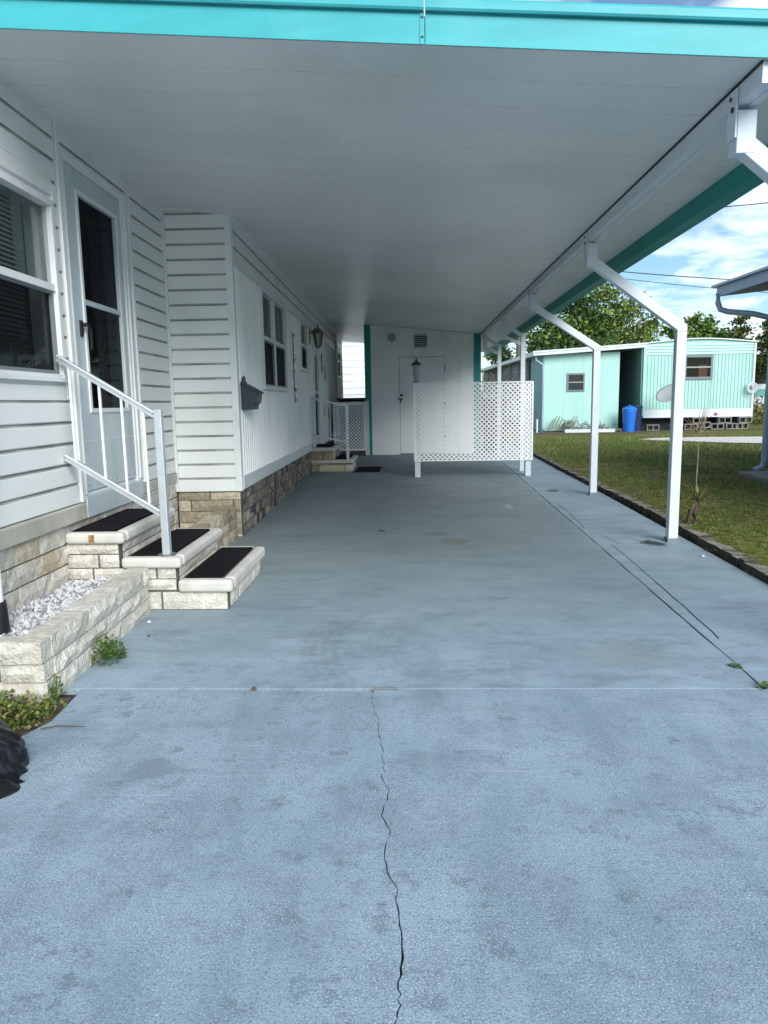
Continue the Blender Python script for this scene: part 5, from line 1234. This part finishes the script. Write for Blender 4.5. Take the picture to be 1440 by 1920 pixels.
# low bushes right of the mint home
def blades(t, n, sx, sy, h, mats):
    V = []; Fc = []; MI = []
    for _ in range(n):
        x, y = random.gauss(0, sx), random.gauss(0, sy); s = random.uniform(.06, .16); z = random.random() ** 1.3 * h; d = Vector((random.uniform(-1, 1), random.uniform(-1, 1), random.uniform(-.2, 1))).normalized(); u = d.cross(Vector((.1, .2, 1))).normalized() * s * .35; p = Vector((x, y, z)); o = len(V)
        V += [tuple(p), tuple(p + d * s * .5 + u), tuple(p + d * s), tuple(p + d * s * .5 - u)]; Fc.append((o, o + 1, o + 2, o + 3)); MI.append(random.randrange(len(mats)))
    return raw('foliage', V, Fc, mats, t, MI)
t = empty('shrub', (11.9, 27, -.05), label='low tangled shrub just right of the mint home corner', cat='shrub'); blades(t, 900, .55, .5, .9, ['leaf', 'leafo', 'dry'])

# ================================================================== TREES
def tree(name, x, y, th, blobs, nleaf, size, mats, label, trunk_r=.16, weights=None, lean=0.0, limbs=True):
    t = empty(name, (x, y, -.05), label=label, cat='tree')
    tk = MB(); tk.tube([(0, 0, 0), (lean * .4, 0, th * .5), (lean, 0, th)], [trunk_r, trunk_r * .75, trunk_r * .5], 8)
    for (bx, by, bz, rx, rz) in blobs:
        mx_, my_, mz_ = (bx + lean) / 2, by / 2, (th + bz) / 2 + .1
        tk.tube([(lean, 0, th * .8), (mx_, my_, mz_), (bx, by, bz + rz * .5)], [trunk_r * .45, trunk_r * .25, .02], 6)
        for k in range(5):
            a_ = random.uniform(0, 6.28); tk.tube([(mx_, my_, mz_), (bx + rx * .7 * math.cos(a_), by + rx * .7 * math.sin(a_), bz + random.uniform(-.4, .7) * rz)], [trunk_r * .2, .012], 5)
    tk.build('trunk', 'bark', t)
    V = []; Fc = []; MI = []
    tot = sum(b_[3] ** 2 * b_[4] for b_ in blobs)
    for (bx, by, bz, rx, rz) in blobs:
        nb = int(nleaf * rx * rx * rz / tot); ncl = max(12, nb // 45)
        for c in range(ncl):
            while True:
                d = Vector((random.uniform(-1, 1), random.uniform(-1, 1), random.uniform(-1, 1)))
                if .35 < d.length < 1: break
            cx, cy, cz = bx + d.x * rx, by + d.y * rx, bz + d.z * rz; cs = random.uniform(.10, .20) * rx + .08; tone = random.random()
            for _ in range(45):
                p = Vector((random.gauss(cx, cs), random.gauss(cy, cs), random.gauss(cz, cs * .6))); s = size * random.uniform(.6, 1.4)
                dd_ = Vector((random.gauss(0, 1), random.gauss(0, 1), random.gauss(.1, .7))).normalized(); u = dd_.cross(Vector((random.uniform(-1, 1), random.uniform(-1, 1), .7))).normalized() * s * .36; o = len(V)
                V += [tuple(p), tuple(p + dd_ * s * .5 + u), tuple(p + dd_ * s), tuple(p + dd_ * s * .5 - u)]; Fc.append((o, o + 1, o + 2, o + 3))
                MI.append(min(len(mats) - 1, int((tone * .7 + random.random() * .3) * len(mats))))
    raw('crown', V, Fc, mats, t, MI)
    return t
random.seed(21)
tree('tree', 6.6, 35, 2.2, [(-.4, 0, 3.3, 1.5, 1.1), (.6, .3, 4.2, 1.5, 1.2), (-1.0, .2, 2.7, 1.0, .7), (1.2, 0, 3.2, 1.3, 1.0), (.9, 0, 5.0, .9, .7)], 9500, .17, ['leafd', 'leafd', 'leaf', 'leafb'], 'dense dark green tree rising behind the mint lean-to roof', .2)
tree('tree', 9.2, 36, 2.4, [(-.9, 0, 4.9, 1.2, 1.0), (.2, .3, 5.3, 1.0, .9), (.9, 0, 4.2, 1.1, .9), (1.5, .2, 3.5, .8, .8), (-.6, 0, 3.6, 1.4, 1.0), (.6, 0, 3.3, 1.4, .8)], 6500, .16, ['leafd', 'leafo', 'leafb', 'leafb'], 'looser olive tree with gaps of sky, beside the dense dark tree', .18)
tree('tree', 4.15, 38, 1.8, [(0, 0, 2.9, .55, .55), (.5, 0, 2.5, .45, .45)], 2000, .13, ['leafd', 'leaf'], 'small dark round tree left of the utility pole', .1)
tree('tree', 13.0, 36, 2.2, [(-.5, 0, 3.5, .6, .5), (.1, 0, 4.2, .5, .5), (.5, 0, 3.4, .7, .6), (-1.0, 0, 3.9, .45, .35)], 2300, .17, ['leaf', 'leafb', 'leaf'], 'thin bright green tree with open branches above the mint home', .1)
tree('tree', 15.0, 36.5, 2.2, [(0, 0, 3.0, .8, 1.0), (-.5, 0, 3.6, .5, .6), (.2, 0, 4.1, .35, .6), (-.9, 0, 2.6, .7, .8)], 3200, .15, ['leafd', 'leafo', 'leafo'], 'dark olive conical tree at the right above the mint home', .14)
tree('tree', 16.8, 37, 2.2, [(0, 0, 2.8, .7, 1.1), (0, 0, 4.0, .4, .8)], 2200, .15, ['leafd', 'leafo'], 'narrow dark conifer behind the downspout of the blue house', .14)
# bare tree
bt = empty('bare_tree', (2.5, 22.5, -.05), label='small leafless tree beside the right shed corner', cat='tree'); random.seed(4)
b = MB(); b.tube([(0, 0, 0), (.0, 0, .9)], [.05, .035], 7); b.build('trunk', 'bark', bt); b = MB()
def br2(p, d, l, r, k):
    q = p + d * l; b.tube([p, p + d * l * .5 + Vector((random.uniform(-.03, .03), 0, .02)), q], [r, r * .85, r * .7], 5)
    if k:
        for _ in range(3 if k > 1 else 2): br2(q, (d + Vector((random.uniform(-.7, .7), random.uniform(-.5, .5), random.uniform(-.1, .5)))).normalized(), l * .72, r * .65, k - 1)
for a_ in (-.7, -.1, .5, .9): br2(Vector((0, 0, .85)), Vector((math.sin(a_), random.uniform(-.3, .3), math.cos(a_))).normalized(), .42, .025, 3)
b.build('branches', 'bark', bt)
# utility pole and wires
up = empty('utility_pole', (4.45, 33, 0), label='weathered wooden utility pole behind the far carport posts', cat='pole')
MB().tube([(0, 0, 0), (.0, 0, 8.5)], [.17, .13], 12).build('shaft', 'polewood', up); MB().box(-.9, .9, -.06, .06, 7.8, 7.92).build('crossarm', 'polewood', up)
def wire(p, q, sag, label, r=.012):
    p, q = Vector(p), Vector(q); o = MB().tube([p + (q - p) * t_ / 16 - Vector((0, 0, sag * 4 * (t_ / 16) * (1 - t_ / 16))) for t_ in range(17)], r, 5).build('wire', 'black'); return tag(o, label, 'wire')
wire((4.5, 33, 6.62), (26, 36, 5.6), .35, 'upper overhead cable crossing the sky behind the cranked posts', .022)
wire((4.5, 33, 6.5), (26, 36, 5.0), .45, 'lower overhead cable crossing the sky behind the cranked posts', .014)
wire((4.5, 33, 8.2), (22, 16, 6.2), .25, 'high cable at the upper right under the carport edge', .016)
wire((4.45, 33, 3.3), (-6, 30, 3.4), .2, 'thin low cable running left from the utility pole', .012)

# small litter on the slab
for (x, y, r_, m_, lab) in ((-1.56, 4.10, .012, 'chip1', 'single white pebble on the slab in front of the lowest step'), (-0.735, 3.12, .012, 'bark', 'dark crumb lying on the slab joint left of the crack'), (2.18, 5.70, .014, 'chip1', 'tiny white chip on the side strip near the edging'), (-1.475, 3.86, .009, 'bark', 'small dark pebble on the concrete by the green weed clump')):
    o = MB().lathe([(0, -.5 * r_), (r_, 0), (r_ * .8, r_ * .8), (0, r_ * 1.1)], (0, 0, 0), 7).build('pebble', m_); o.location = (x, y, r_ * .5); tag(o, lab, 'pebble')

for z_ in (.35, 1.0, 1.7):
    MB().box(DX1 - .002, DX1 + .03, -.012, -.0065, z_, z_ + .09).build('hinge', 'dish', dr)
box('threshold', 'winframe', sh, DX0 - .01, DX1 + .01, -.03, .0, .001, .020)
box('door_shadow_gap', 'gap', sh, DX0 - .006, DX1 + .006, .036, .05, .0, DZ + .008)

bb.scale = (.86, .86, .95)
